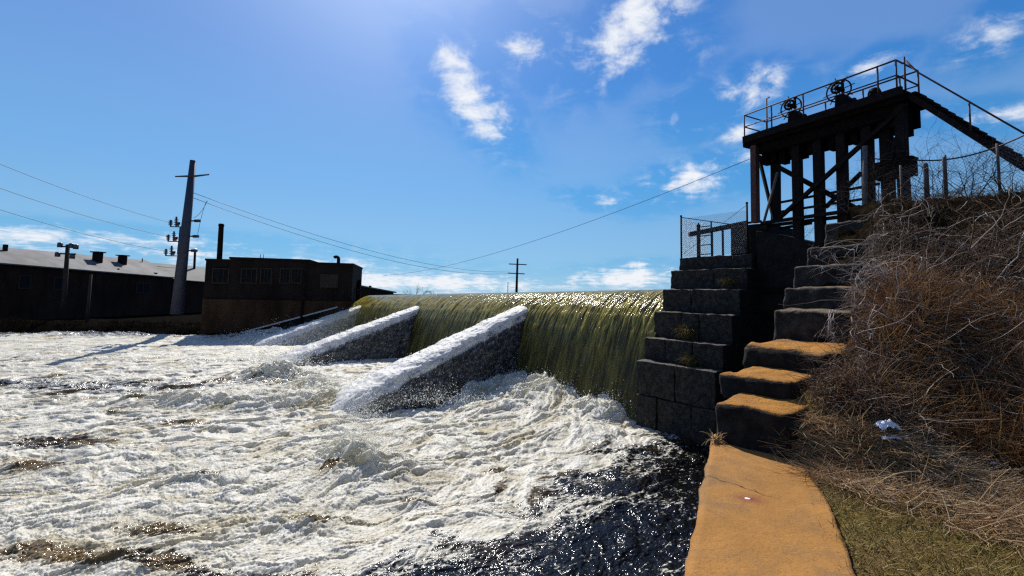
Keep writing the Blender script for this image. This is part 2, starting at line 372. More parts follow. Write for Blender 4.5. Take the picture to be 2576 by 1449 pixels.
def fall_material():
    m, nt = new_mat('falling_water'); N = NT(nt); p = N.pos()
    a = N.attr('along'); dn = N.attr('down'); wh = N.attr('white')
    uv = N.n('ShaderNodeCombineXYZ', {0: a, 1: dn}).outputs[0]
    s1 = N.noise(1.0, 6, .65, N.scaled(uv, (2.0, .22, 1)), .3); s2 = N.noise(1.0, 5, .7, N.scaled(uv, (6.5, .55, 1)), .5); s3 = N.noise(1.0, 5, .75, N.scaled(uv, (18, 5, 1)), .4)
    top = N.rng(dn, 1.0, 4.2, 1, 0)
    olive = N.mixc(N.rng(s1, .38, .64), (.062, .050, .013), (.20, .165, .034))
    olive = N.mixc(N.rng(s2, .46, .60, 0, .8), olive, (.032, .027, .008)); olive = N.mixc(N.rng(s3, .58, .72, 0, .55), olive, (.34, .32, .14))
    olive = N.mixc(top, olive, N.mixc(N.rng(s2, .42, .60), (.43, .34, .055), (.06, .046, .010)))
    x = N.math('ADD', wh, N.math('ADD', N.math('MULTIPLY', N.math('SUBTRACT', s2, .5), 1.1), N.math('MULTIPLY', N.math('SUBTRACT', s3, .5), .9)))
    f = N.rng(x, .55, .85)
    col = N.mixc(f, olive, (.72, .73, .66))
    h = N.math('ADD', s1, N.math('ADD', N.math('MULTIPLY', s2, .7), N.math('MULTIPLY', s3, .3)))
    glit = N.noise(1.0, 4, .7, N.scaled(uv, (15, 11, 1)), .6)
    nb = N.bump(N.math('ADD', N.math('MULTIPLY', h, N.rng(dn, .9, 2.6, .05, 1)), N.math('MULTIPLY', glit, N.rng(dn, 1.0, 3.0, .10, .08))), .9, .10)
    pr = N.princ(col, N.rng(f, 0, 1, .06, .6), IOR=1.33, Normal=nb)
    t = N.n('ShaderNodeBsdfTranslucent', {'Color': col, 'Normal': nb}).outputs[0]
    N.out(N.n('ShaderNodeMixShader', {0: .15, 1: pr, 2: t}).outputs[0]); return m
M['fall'] = fall_material()

def casc_material():
    m, nt = new_mat('cascade_water'); N = NT(nt); p = N.pos()
    foam = N.attr('foam'); a = N.attr('along'); b = N.attr('across'); tan = N.attr('tan')
    uv = N.n('ShaderNodeCombineXYZ', {0: a, 1: b}).outputs[0]
    n1 = N.noise(1, 7, .7, N.scaled(uv, (3.5, 5, 1)), .8); n2 = N.noise(1, 6, .72, N.scaled(uv, (13, 6, 1)), .9); n3 = N.noise(55, 4, .7, p)
    x = N.math('ADD', foam, N.math('ADD', N.math('MULTIPLY', N.math('SUBTRACT', n1, .5), 1.3), N.math('ADD', N.math('MULTIPLY', N.math('SUBTRACT', n2, .5), 1.0), N.math('MULTIPLY', N.math('SUBTRACT', n3, .5), .15))))
    f = N.rng(x, .25, 1.05)
    h = N.math('ADD', n1, N.math('ADD', N.math('MULTIPLY', n2, .6), N.math('MULTIPLY', n3, .05)))
    nb = N.bump(h, .35, .10)
    fc = N.mixc(N.rng(N.math('ADD', N.math('MULTIPLY', n2, .6), N.math('MULTIPLY', n3, .5)), .42, .66), (.78, .77, .72), (.98, .97, .93))
    fc = N.mixc(tan, fc, (.62, .58, .26))
    rock = N.princ((.018, .018, .02), .5, Normal=nb)
    d = N.n('ShaderNodeBsdfDiffuse', {'Color': fc, 'Normal': nb}).outputs[0]
    t = N.n('ShaderNodeBsdfTranslucent', {'Color': fc, 'Normal': nb}).outputs[0]
    ft = N.n('ShaderNodeMixShader', {0: .40, 1: d, 2: t}).outputs[0]
    gl = N.n('ShaderNodeBsdfGlossy', {'Roughness': .5, 'Normal': nb}).outputs[0]
    ft = N.n('ShaderNodeMixShader', {0: .05, 1: ft, 2: gl}).outputs[0]
    N.out(N.n('ShaderNodeMixShader', {0: f, 1: rock, 2: ft}).outputs[0]); return m
M['casc'] = casc_material()
def pool_material():
    m, nt = new_mat('pool_water'); N = NT(nt); p = N.pos()
    h = N.math('ADD', N.noise(1.2, 5, .6, p), N.math('MULTIPLY', N.noise(6, 4, .6, p), .3))
    N.out(N.princ((.012, .015, .018), .08, IOR=1.33, Normal=N.bump(h, .35, .08))); return m
M['pool'] = pool_material()
def spray_material():
    m, nt = new_mat('spray'); N = NT(nt)
    d = N.n('ShaderNodeBsdfDiffuse', {'Color': (.88, .89, .86)}).outputs[0]; t = N.n('ShaderNodeBsdfTranslucent', {'Color': (.9, .9, .85)}).outputs[0]
    N.out(N.n('ShaderNodeMixShader', {0: .5, 1: d, 2: t}).outputs[0]); return m
M['spray'] = spray_material()

# ------------------------------------------------------------------ river
def poly_dist(px, py, pts):
    d = np.full(px.shape, 1e9, np.float32)
    for (a, b) in zip(pts[:-1], pts[1:]):
        ax, ay = a; bx, by = b; L2 = (bx - ax) ** 2 + (by - ay) ** 2
        t = np.clip(((px - ax) * (bx - ax) + (py - ay) * (by - ay)) / L2, 0, 1)
        d = np.minimum(d, np.hypot(px - ax - t * (bx - ax), py - ay - t * (by - ay)))
    return d
def inside(px, py, pts):
    r = np.zeros(px.shape, bool)
    for (a, b) in zip(pts, pts[1:] + pts[:1]):
        c = (a[1] > py) != (b[1] > py)
        with np.errstate(all='ignore'): xi = (b[0] - a[0]) * (py - a[1]) / (b[1] - a[1] + 1e-12) + a[0]
        r ^= c & (px < xi)
    return r
EDGE = [tuple(atz(x, y, 0)[:2]) for x, y in ((1640, 1050), (1590, 1068), (1520, 1085), (1420, 1125), (1340, 1180), (1220, 1235), (1090, 1275), (960, 1310), (800, 1345), (640, 1385), (460, 1430), (280, 1490), (100, 1600))]
DARK = EDGE + [(-2, 2), (20, 2), (20, 19)]
def blob(X, Y, x, y, w, h, z=0):
    c = atz(x, y, z); rx = w * c[1] / F; ry = h * c[1] ** 2 / (5 * F)
    # the blob follows the line of sight across the water
    k = c[0] / c[1]; dy = Y - c[1]; dx = X - c[0] - k * dy
    return np.exp(-((dx / rx) ** 2 + (dy / ry) ** 2))
nr, nc = 1150, 1250
tx = np.linspace(-1.28, .62, nc); q = np.linspace(0, 1, nr)
inv = 1 / 6.5 + (1 / 62. - 1 / 6.5) * q; rr1 = 1 / inv; rr2 = 6.5 * (62 / 6.5) ** q
rr = .45 * rr1 + .55 * rr2
Yg = np.repeat(rr[:, None], nc, 1); Xg = Yg * tx[None, :]
da = Xg * DN[0] + Yg * DN[1]; db = Xg * U[0] + Yg * U[1]
wx = fbm(da * .35, db * .5, 3, 40) * 1.1; wy = fbm(da * .35 + 31, db * .5, 3, 50) * 1.1
a2, b2 = da + wx, db + wy
sd_ = poly_dist(Xg, Yg, EDGE); ins = inside(Xg, Yg, DARK); sdist = np.where(ins, sd_, -sd_)
edge_n = fbm(a2 * .45, b2 * .8, 4, 3) * 2.2
darkm = sstep(-2.0, 3.6, sdist + edge_n)
foam = 1.05 - darkm * 1.02
low = fbm(a2 * .16, b2 * .5, 4, 5); foam += low * .55
for (x, y, w, h, k) in ((180, 965, 380, 26, .62), (620, 950, 250, 14, .4), (140, 900, 260, 12, .45), (560, 905, 160, 8, .3), (480, 1058, 240, 16, .45), (120, 1108, 220, 16, .45), (700, 1020, 140, 9, .35), (200, 840, 560, 7, .8), (330, 1010, 130, 9, .25),  # the wide far-bank strip thins foam to paint the mill's shadow on the water
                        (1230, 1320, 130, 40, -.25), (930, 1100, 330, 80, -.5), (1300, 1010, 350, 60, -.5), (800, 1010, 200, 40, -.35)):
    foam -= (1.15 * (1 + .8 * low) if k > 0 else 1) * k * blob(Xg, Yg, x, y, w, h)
mid = fbm(a2 * .55, b2 * 1.1, 4, 8)
tan = sstep(.10, .40, fbm(a2 * .42 + 7, b2 * 1.25, 3, 21)) * .8
foam -= .42 * tan
for (x, y, w, h, k) in ((500, 1190, 60, 7, .9), (1050, 1240, 50, 9, 1), (770, 1282, 70, 14, 1), (140, 1375, 190, 22, .9), (430, 1400, 80, 22, .8), (70, 1160, 110, 14, .7), (640, 1440, 90, 20, .8), (900, 1135, 60, 16, .5), (380, 1310, 110, 18, .7), (180, 1095, 130, 9, .7), (1240, 1165, 30, 7, .6), (830, 1180, 40, 7, .7)):
    tb = np.clip(1.25 * k * blob(Xg, Yg, x, y, w * 1.1, h * 1.1) * (.85 + .6 * fbm(a2 * .9, b2 * 2.0, 3, 130)), 0, 1)
    tan = np.maximum(tan, tb); foam -= 1.35 * tb
# height
amp = .20 + .10 * sstep(8, 20, Yg) - .06 * darkm
swell = fbm(da * .12, db * .22, 3, 60)
bw1 = fbm(a2 * .42, b2 * .95, 3, 61, kind='billow'); bw2 = fbm(a2 * 1.4, b2 * 2.3, 4, 70, .5, 'billow'); bw3 = fbm(da * 6.5, db * 8.5, 3, 80, .6, 'billow')
farq = 1 - .45 * sstep(22, 45, Yg)
H = (swell * .24 + amp * .70 * bw1 * farq * (1 - .6 * darkm) + bw2 * (.095 * (1 - .7 * darkm)) * farq + (bw3 * .024 + fbm(da * 14, db * 16, 2, 85, .6, 'billow') * .018 * (1 - sstep(12, 20, Yg))) * (1 - .6 * darkm) + darkm * (fbm(a2 * 1.1, b2 * 1.6, 4, 91, .55) * .09 + fbm(da * 4.2, db * 6.0, 3, 92, .5) * .018)) - .06
for (x, y, w, h, k) in ((920, 1165, 120, 26, .62), (905, 1135, 50, 12, .3), (860, 1150, 40, 12, .25), (1270, 980, 150, 22, .85), (1410, 1005, 130, 20, .75), (815, 1010, 90, 14, .55), (1530, 1040, 90, 16, .75), (1120, 1022, 130, 12, .12), (1000, 1030, 160, 12, -.25), (1130, 1005, 120, 10, -.3), (700, 945, 90, 8, 1.0), (1490, 1085, 120, 16, .3), (640, 1010, 150, 12, .45), (500, 1195, 80, 10, .18), (770, 1295, 90, 14, .2), (1050, 1250, 60, 9, .15), (800, 985, 70, 12, .7), (400, 1010, 160, 9, .4), (300, 845, 260, 5, .5), (720, 850, 120, 7, 1.0), (940, 870, 90, 7, 1.3), (430, 1420, 120, 20, .15), (120, 1165, 110, 14, .15)):
    b = blob(Xg, Yg, x, y, w, h)
    H += b * k * (1 + .55 * fbm(a2 * .9, b2 * .9, 4, 99, .55, 'billow'))
dsh = np.clip((db - (C0 @ U)), -50, 60)
foam = np.clip(foam + .18 * mid, 0, 1.4)
co = np.stack([Xg, Yg, H - .05], -1).reshape(-1, 3)
# sideways chop so crests lean over
chx = fbm(a2 * 2.2, b2 * 2.2, 3, 120) * .08 * (1 - .6 * darkm); chy = fbm(a2 * 2.2 + 50, b2 * 2.2, 3, 121) * .08 * (1 - .6 * darkm)
co[:, 0] += chx.ravel(); co[:, 1] += chy.ravel()
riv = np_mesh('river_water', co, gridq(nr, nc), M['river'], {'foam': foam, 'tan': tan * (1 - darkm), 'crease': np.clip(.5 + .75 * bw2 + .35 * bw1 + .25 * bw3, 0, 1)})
struct(riv, 'white churning river water below the dam, dark and glossy beside the path')

# ---- spray thrown up by the boils: small torn flecks of water
def spray_pts(n, x, y, w, h, up, z0=0.0):
    c = atz(x, y, 0); k = c[0] / c[1]; rx = w * c[1] / F; ry = h * c[1] ** 2 / (5 * F)
    dx = RNG.normal(0, .6, n) * rx; dy = RNG.normal(0, .6, n) * ry
    z = z0 + RNG.exponential(.33, n) * up * np.exp(-(dx / rx) ** 2)
    return np.stack([c[0] + dx + k * dy, c[1] + dy, z], -1)
SP = [spray_pts(*a) for a in ((2600, 920, 1150, 110, 22, .75, .45), (900, 905, 1120, 60, 10, 1.0, .8), (2600, 1290, 965, 170, 14, .8, .6), (2200, 1450, 1000, 120, 14, .7, .6), (900, 1550, 1045, 70, 10, .6, .4), (1500, 1080, 1020, 170, 14, .7, .2),
                              (1300, 690, 940, 90, 8, 1.2, .6), (1200, 800, 985, 80, 14, 1.0, .4), (900, 640, 1010, 160, 12, .5, .2), (700, 500, 1190, 120, 14, .4, .2), (350, 740, 852, 130, 5, 1.2, .3), (350, 940, 868, 70, 5, 1.2, .6), (800, 1200, 1090, 250, 30, .4, .2), (500, 760, 1280, 90, 16, .4, .3), (700, 400, 1290, 350, 60, .3, .1))]
SP = np.concatenate(SP)
cand = np.flatnonzero(((foam > .75) & (H > .0) & (Yg > 7)).ravel()); cand = RNG.choice(cand, 14000, p=(lambda q_: q_ / q_.sum())(np.clip(H.ravel()[cand] + .02, 0, .8) ** 1.2))
CR = co[cand] + RNG.normal(0, .03, (len(cand), 3)); CR[:, 2] += RNG.exponential(.035, len(cand)) * np.clip(Yg.ravel()[cand] / 14, .7, 2)
def flecks(P, size):
    n = len(P); sz = (size * RNG.lognormal(0, .5, n) * np.clip(P[:, 1] / 14, .6, 2.2))[:, None]
    tet = np.array([[1, 1, 1], [1, -1, -1], [-1, 1, -1], [-1, -1, 1]], float)
    v = P[:, None, :] + sz[:, None, :] * (tet[None] * RNG.uniform(.3, 1.1, (n, 4, 3)))
    f = np.array([[0, 1, 2], [0, 3, 1], [0, 2, 3], [1, 3, 2]])[None] + (np.arange(n) * 4)[:, None, None]
    return v.reshape(-1, 3), f.reshape(-1, 3)
SP = np.concatenate([SP, SP + RNG.normal(0, .12, SP.shape)])
v, f = flecks(np.concatenate([SP, CR]), .007)
tag(np_mesh('spray', v, f, M['spray'], smooth=False), 'fine white spray flung up above the churning river', 'spray', kind='stuff')

# ------------------------------------------------------------------ pool, falling sheet
def sheet():
    prof = np.array([(-4, .0), (-2.6, .02), (-1.6, .03), (-1.0, .0), (-.6, -.08), (-.25, -.24), (.2, -.52), (.62, -.82), (1.02, -1.3), (1.4, -2.0), (1.68, -2.8), (1.95, -3.7), (2.2, -4.6), (2.5, -5.8), (2.56, -6.2)])
    L = np.concatenate([[0], np.cumsum(np.hypot(*np.diff(prof, axis=0).T))])
    npf, nt = 300, 1000
    l = np.concatenate([np.linspace(0, 2.2, 30)[:-1], np.linspace(2.2, L[-1], npf - 29)])
    s = np.interp(l, L, prof[:, 0]); z = np.interp(l, L, prof[:, 1])
    k = np.ones(9) / 9
    s = np.convolve(np.pad(s, 4, 'edge'), k, 'valid'); z = np.convolve(np.pad(z, 4, 'edge'), k, 'valid')
    ds, dz = np.gradient(s), np.gradient(z); nl = np.hypot(ds, dz); ns, nzv = -dz / nl, ds / nl
    down = l - np.interp(-.4, prof[:, 0][:6], L[:6])
    t = np.concatenate([np.linspace(-.12, 12, 520)[:-1], np.linspace(12, T_END, nt - 519)])
    Tg, Dg = np.meshgrid(t, down); Sg = np.repeat(s[:, None], nt, 1); Zg = np.repeat(z[:, None], nt, 1)
    fade = sstep(-.8, 1.2, Dg)
    wob = fbm(Tg * .5, Dg * .25, 2, 200) * .4
    d = fade * (fbm((Tg + wob) * 1.1, Dg * .22, 4, 210, .55) * .09 + fbm((Tg + wob * .6) * 4.5, Dg * .6, 3, 220, .6, 'ridge') * .05)
    d += sstep(3, 6.5, Dg) * fbm(Tg * 3, Dg * 2.2, 4, 230, .6) * .07
    d += (1 - fade) * fbm(Tg * .7, Sg * 1.3, 4, 240, .5) * .012 + sstep(-1.4, -.4, Dg) * (1 - sstep(.6, 2.2, Dg)) * fbm(Tg * 3.5, Dg * 3.0, 3, 250, .6) * .035
    Sg = Sg + d * ns[:, None]; Zg = Zg + d * nzv[:, None] + np.interp(Tg, [-2, 40], [crest(-2), crest(40)])
    P = C0[None, None, :] + Tg[..., None] * U + Sg[..., None] * DN + Zg[..., None] * UP
    P[..., 2] -= 0
    white = sstep(4.2, 7, Dg) * .22 + .42 * np.exp(-((Tg - (1.75 + Dg * -.02)) / .16) ** 2) * sstep(.5, 2.5, Dg) + .2 * np.exp(-((Tg - .35) / .16) ** 2) * sstep(1, 3, Dg) + .12 * fbm(Tg * .8, Dg * .1, 3, 260) * fade
    o = np_mesh('waterfall_water', P.reshape(-1, 3), gridq(npf, nt), M['fall'], {'along': Tg, 'down': Dg, 'white': white})
    struct(o, 'olive sheet of river water pouring over the dam crest')
sheet()
mb = MB()
P = []
tt = np.linspace(-70, T_END, 23)
vs = []; fs = []
svals = [-3.9, -8, -20, -60, -200, -700]
for i, t in enumerate(tt):
    for s in svals: vs.append(dam(t, s, crest(min(max(t, -2), 40)) - .01))
for i in range(len(tt) - 1):
    for j in range(5): a = i * 6 + j; fs.append((a, a + 6, a + 7, a + 1))
mb.add(vs, fs); struct(mb.build('pool_water', M['pool'], smooth=True), 'calm blue pool water behind the dam crest')

# ------------------------------------------------------------------ dam with its buttress walls
dm = thing('concrete_dam', 'long overflowing dam wall with sloping buttress walls under rushing water', 'dam', dam(20, 2, 0))
mb = MB()
sec = [(-3.5, -.5), (-.6, -.35), (.1, -.7), (.7, -1.5), (1.2, -2.6), (1.7, -4.2), (2.1, -6.5), (-3.5, -6.5)]
mb.prism([dam(-.05, s, crest(0) + z) for s, z in sec], dam(T_END, 0, crest(T_END)) - dam(-.05, 0, crest(0)))
mb.build('dam_wall', M['dam'], dm)
RIBS = [(10.0, 4.28, 12.6), (24.0, 3.85, 12.6), (37.6, 3.5, 11.5)]
for i, (t, zt, Ls) in enumerate(RIBS):
    mb = MB(); b0 = 1.05
    poly = [dam(t, b0, zt - .55), dam(t, b0 + .6, zt - .7), dam(t, Ls - .6, -.5), dam(t, Ls - .6, -1), dam(t, b0, -1)]
    mb.prism([p + U * -.4 for p in poly], U * .8); mb.build('buttress_wall', M['dam'], dm)
    # the water running down it
    na, ncx = (360, 240) if i == 0 else (260, 170)
    a = np.linspace(0, 1, na); prof = np.array([(1.9, -5.2), (1.7, -3.0), (1.45, -1.6), (1.15, -.75), (.7, -.25), (.3, -.04), (0, 0), (-.4, -.01), (-.9, -.05), (-1.32, -.18), (-1.62, -.65), (-1.82, -1.7), (-1.97, -3.2), (-2.1, -5.2)])
    L = np.concatenate([[0], np.cumsum(np.hypot(*np.diff(prof, axis=0).T))]); l = np.linspace(0, L[-1], ncx)
    bx = np.interp(l, L, prof[:, 0]); bz = np.interp(l, L, prof[:, 1]); k = np.ones(5) / 5
    bx = np.convolve(np.pad(bx, 2, 'edge'), k, 'valid'); bz = np.convolve(np.pad(bz, 2, 'edge'), k, 'valid')
    dx, dz = np.gradient(bx), np.gradient(bz); nl = np.hypot(dx, dz); nx, nzv = dz / nl, -dx / nl
    if nzv[np.argmax(bz)] < 0: nx, nzv = -nx, -nzv
    s = 0.85 + a * (Ls - .85)
    head = sstep(0, .12, a)
    zr = -.45 * sstep(.86, 1, a) + zt * (1 - a) ** 1.06 + .10 * np.sin(a * math.pi) + .12 * (1 - a)
    A, Lc = np.meshgrid(s, l, indexing='ij'); An = np.meshgrid(a, l, indexing='ij')[0]
    ai = (lambda q: q + i * 40)
    d = fbm(A * .8 + i * 9, Lc * .9, 4, 300 + i, .55, 'billow') * .09 + fbm(A * 4.0, Lc * 4.5, 4, 310 + i, .6, 'billow') * .022
    d *= .35 + .65 * head[:, None] + .3 * An
    wid = (.72 + .55 * An) * (1 + .10 * fbm(A * .7 + i * 5, Lc * .5, 3, 360 + i))                           # spreads as it runs down
    Bx = bx[None, :] * wid + d * nx[None, :]; Bz = bz[None, :] * (.55 + .45 * np.clip(An * 3, 0, 1)) ** 0 + d * nzv[None, :]
    S2 = A + fbm(A * 3, Lc * 3, 3, 330 + i) * .08
    P = C0 + U * (t + Bx[..., None]) + DN * S2[..., None] + UP * (zr[:, None] + Bz)[..., None]
    near = np.interp(l, [0, L[-1]], [0, 1])
    slope_top = nzv[None, :] * np.ones_like(A)
    fo = .33 + .78 * sstep(.30, .72, slope_top + .15 * fbm(A * 1.5, Lc * 1.2, 3, 340 + i)) + .5 * sstep(.72, 1.0, An) - .25 * (1 - head[:, None]) + .08 * sstep(.3, .9, An)
    fo = np.where(bx[None, :] > .35, fo + .5, fo)
    if i == 2: fo = fo + .35
    tn = np.zeros_like(A) + (0 if i < 2 else .55) * (1 - sstep(.1, .55, An))
    o = np_mesh('cascade_water', P.reshape(-1, 3), gridq(na, ncx), M['casc'], {'foam': fo, 'along': A + i * 30, 'across': np.repeat(l[None, :], na, 0), 'tan': tn})
    struct(o, ['white water sliding down the nearest buttress wall', 'white water sliding down the middle buttress wall', 'yellowish white water pouring down the farthest buttress wall'][i])
    # spray along the top edge of the running water
    n = 1500; a_ = RNG.uniform(0.05, 1, n); b_ = RNG.normal(0, .5, n) * (.6 + .4 * a_); hgt = RNG.exponential(.07, n)
    if i == 0: SPR = []
    SPR.append(C0 + U * (t + b_)[:, None] + DN * (.75 + a_ * (Ls - .75))[:, None] + UP * (zt * (1 - a_) ** 1.06 + .1 + hgt - .5 * np.abs(b_))[:, None])
v, f = flecks(np.concatenate(SPR), .007)
tag(np_mesh('spray', v, f, M['spray'], smooth=False), 'white droplets skipping off the water on the buttress walls', 'spray', kind='stuff')

# sloping end wall beyond the last buttress
W0 = aty(850, 774, 54.0); W1 = aty(572, 848, 51.5)
mb = MB(); d = (W1 - W0); nrm = V(-d[1], d[0], 0); nrm /= np.linalg.norm(nrm)
mb.prism([W0 - nrm * .3, W1 - nrm * .3, V(W1[0], W1[1], -1) - nrm * .3, V(W0[0], W0[1], -1) - nrm * .3], nrm * .6)
ew = mb.build('end_wall', M['dark_conc']); tag(ew, 'low sloping concrete wall running down to the river at the dam end', 'wall')
mb = MB(); mb.prism([W0 - nrm * .4 + UP * .003, W1 - nrm * .4 + UP * .003, W1 - nrm * .4 + UP * .16, W0 - nrm * .4 + UP * .16], nrm * .8)
mb.build('coping', simple('wet_coping', (.4, .4, .4), (.55, .55, .55), 3, .4), ew)

# ------------------------------------------------------------------ stone pier
E1 = -U; BK = -DN                                         # E1: towards the path, BK: upstream
def stone_block(c, w, d, h, seed, rough=.035, rad=.07, e1=E1, e2=BK, res=.09, slope=0.):
    """block whose front river corner foot is c: w along e1, d along e2, h up; worn arrises and a hewn face"""
    nx, ny, nz = max(6, int(w / res)), max(4, int(min(d, 2.5) / (res * 1.6))), max(5, int(h / res))
    mb = MB()
    def ease(n):                                          # denser at the ends so that the arris is round
        t = np.linspace(-1, 1, n + 1); return (np.sign(t) * (1 - (1 - np.abs(t)) ** 1.5) + 1) / 2
    gx, gy, gz = ease(nx), ease(ny), ease(nz)
    vs = []; fs = []
    def face(fn, na, nb):
        o = len(vs)
        for i in range(na + 1):
            for j in range(nb + 1): vs.append(fn(i, j))
        for i in range(na):
            for j in range(nb): fs.append((o + i * (nb + 1) + j, o + (i + 1) * (nb + 1) + j, o + (i + 1) * (nb + 1) + j + 1, o + i * (nb + 1) + j + 1))
    face(lambda i, j: (gx[i], 0, gz[j]), nx, nz); face(lambda i, j: (gx[i], 1, gz[j]), nx, nz)
    face(lambda i, j: (0, gy[i], gz[j]), ny, nz); face(lambda i, j: (1, gy[i], gz[j]), ny, nz)
    face(lambda i, j: (gx[i], gy[j], 1), nx, ny); face(lambda i, j: (gx[i], gy[j], 0), nx, ny)
    q = np.array(vs, float); ext = np.array([w, d, h]); p = q * ext
    r = min(rad, h * .45)
    cl = np.clip(p, r, ext - r); dlt = p - cl; n = np.linalg.norm(dlt, axis=1, keepdims=True); nn = np.where(n > 1e-6, dlt / np.maximum(n, 1e-6), 0)
    p = np.where(n > 1e-6, cl + nn * r, p)
    nz_ = fbm(p[:, 0] * 1.6 + seed * 3.1, p[:, 2] * 2.2 + p[:, 1] * 1.7 + seed, 4, seed, .6) + .5 * fbm(p[:, 0] * 5 + p[:, 1] * 4, p[:, 2] * 6 + seed * 2, 3, seed + 5, .6)
    p = p + nn * (nz_ * rough)[:, None]
    p[:, 2] += slope * p[:, 1] / d
    wv = np.array(c)[None, :] + p[:, :1] * e1 + p[:, 1:2] * e2 + p[:, 2:3] * UP
    mb.add(wv, fs); return mb
pr = thing('stone_pier', 'tall dark stepped stone pier with set back courses beside the falling water', 'pier', PC)
PX = [(1600, 905), (1620, 848), (1645, 783), (1665, 727), (1686, 680), (1706, 648)]
PU = V(*U)                                                # normal of the pier's river side
pts = [onp(x, y, PC, PU) for x, y in PX]
def pier_row(c, w, dep, h, seed):
    rg = random.Random(seed); cuts = [0] + sorted(w * f for f in ([rg.uniform(.35, .65)] if rg.random() < .45 else [rg.uniform(.24, .4), rg.uniform(.6, .78)])) + [w]
    for i, (a, b) in enumerate(zip(cuts[:-1], cuts[1:])):
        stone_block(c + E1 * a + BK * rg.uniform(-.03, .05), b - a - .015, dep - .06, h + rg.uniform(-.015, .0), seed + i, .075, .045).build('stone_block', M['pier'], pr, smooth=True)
zlow = -1.0; prev = PC.copy(); PIER_TOP = pts[-1][2]
for k, p in enumerate(pts):
    c = V(p[0], p[1], zlow); h = p[2] - zlow
    dep = 7.5 - np.dot(p - PC, BK)
    if k == 0:                                            # the lowest rise is two courses
        hh = (0 - zlow) + p[2] * .47
        pier_row(c, 3.4, dep, hh - .02, 50); pier_row(c + UP * hh, 3.4, dep, h - hh, 60)
    else: pier_row(c, 3.4 - (0 if k < 5 else .1), dep, h, 70 + 7 * k)
    zlow = p[2] - .01
# concrete pedestal on the pier and the dark sluice bulkhead beside it
TOPC = pts[-1]
pl = onp(1838, 640, TOPC + BK * .35, BK); plr = onp(1915, 640, TOPC + BK * .35, BK); plt = onp(1838, 570, TOPC + BK * .35, BK)
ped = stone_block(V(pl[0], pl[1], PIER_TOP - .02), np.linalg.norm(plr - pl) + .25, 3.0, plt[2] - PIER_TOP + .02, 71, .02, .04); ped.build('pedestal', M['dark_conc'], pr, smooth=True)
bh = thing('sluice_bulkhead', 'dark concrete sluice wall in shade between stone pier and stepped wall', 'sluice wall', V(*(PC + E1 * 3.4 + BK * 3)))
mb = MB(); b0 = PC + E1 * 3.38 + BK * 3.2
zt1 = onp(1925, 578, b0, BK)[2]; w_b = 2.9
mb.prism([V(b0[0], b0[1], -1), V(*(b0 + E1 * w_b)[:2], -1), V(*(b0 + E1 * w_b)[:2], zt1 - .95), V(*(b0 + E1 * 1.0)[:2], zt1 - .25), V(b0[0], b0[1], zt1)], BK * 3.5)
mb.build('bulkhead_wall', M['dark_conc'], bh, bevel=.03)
mb = MB()
for k in range(6): mb.bar(b0 - BK * .05 + E1 * .2 + UP * (.4 + k * 1.0), b0 - BK * .05 + E1 * (w_b - .1) + UP * (.4 + k * 1.0), .12, .2)
mb.build('stop_log', M['timber'], bh)

# ------------------------------------------------------------------ stepped stone wall
ST = [(5.53, 1797, 1005, .8), (6.1, 1806, 937, .85), (6.75, 1858, 864, 1.22), (7.5, 1943, 779, 1.06), (8.2, 1968, 723, 1.09), (8.95, 1992, 669, 1.12), (9.7, 2030, 623, 1.1), (10.4, 2072, 562, .85)]
sw = thing('stepped_wall', 'flight of big worn stone blocks climbing from the path up the bank', 'stone steps', aty(1797, 1005, 5.53) * V(1, 1, 0) + UP * 3.4)
corners = [aty(x, y, Y) for Y, x, y, w in ST]
prevz = 3.3
for k, (p, (Y, x, y, w)) in enumerate(zip(corners, ST)):
    nxt = corners[k + 1] if k + 1 < len(corners) else p + V(.9, .9, 0)
    zb = prevz - .08
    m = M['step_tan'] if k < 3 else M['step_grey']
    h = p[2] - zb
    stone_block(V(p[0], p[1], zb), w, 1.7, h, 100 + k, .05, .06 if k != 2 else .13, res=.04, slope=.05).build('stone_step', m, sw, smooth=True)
    prevz = p[2]
mb = MB()
for k, p in enumerate(corners):
    zt_ = (corners[k][2] - .45)
    a = p + E1 * .12 + BK * .12
    mb.prism([V(a[0], a[1], -1), V(*(a + E1 * .6)[:2], -1), V(*(a + E1 * .6 + BK * 1.8)[:2], -1), V(*(a + BK * 1.8)[:2], -1)], UP * (zt_ + 1))
mb.build('wall_core', M['pier'], sw)
# a ring drawn on the lowest block
mb = MB(); c = atz(1880, 994, corners[0][2] + .012); mb.ring(c, V(1, 0, 0), V(0, 1, 0), .10, .006, 24, 4)
mb.build('drawn_ring', simple('faded_mark', (.20, .12, .05), (.26, .15, .06), 20, .9), sw)

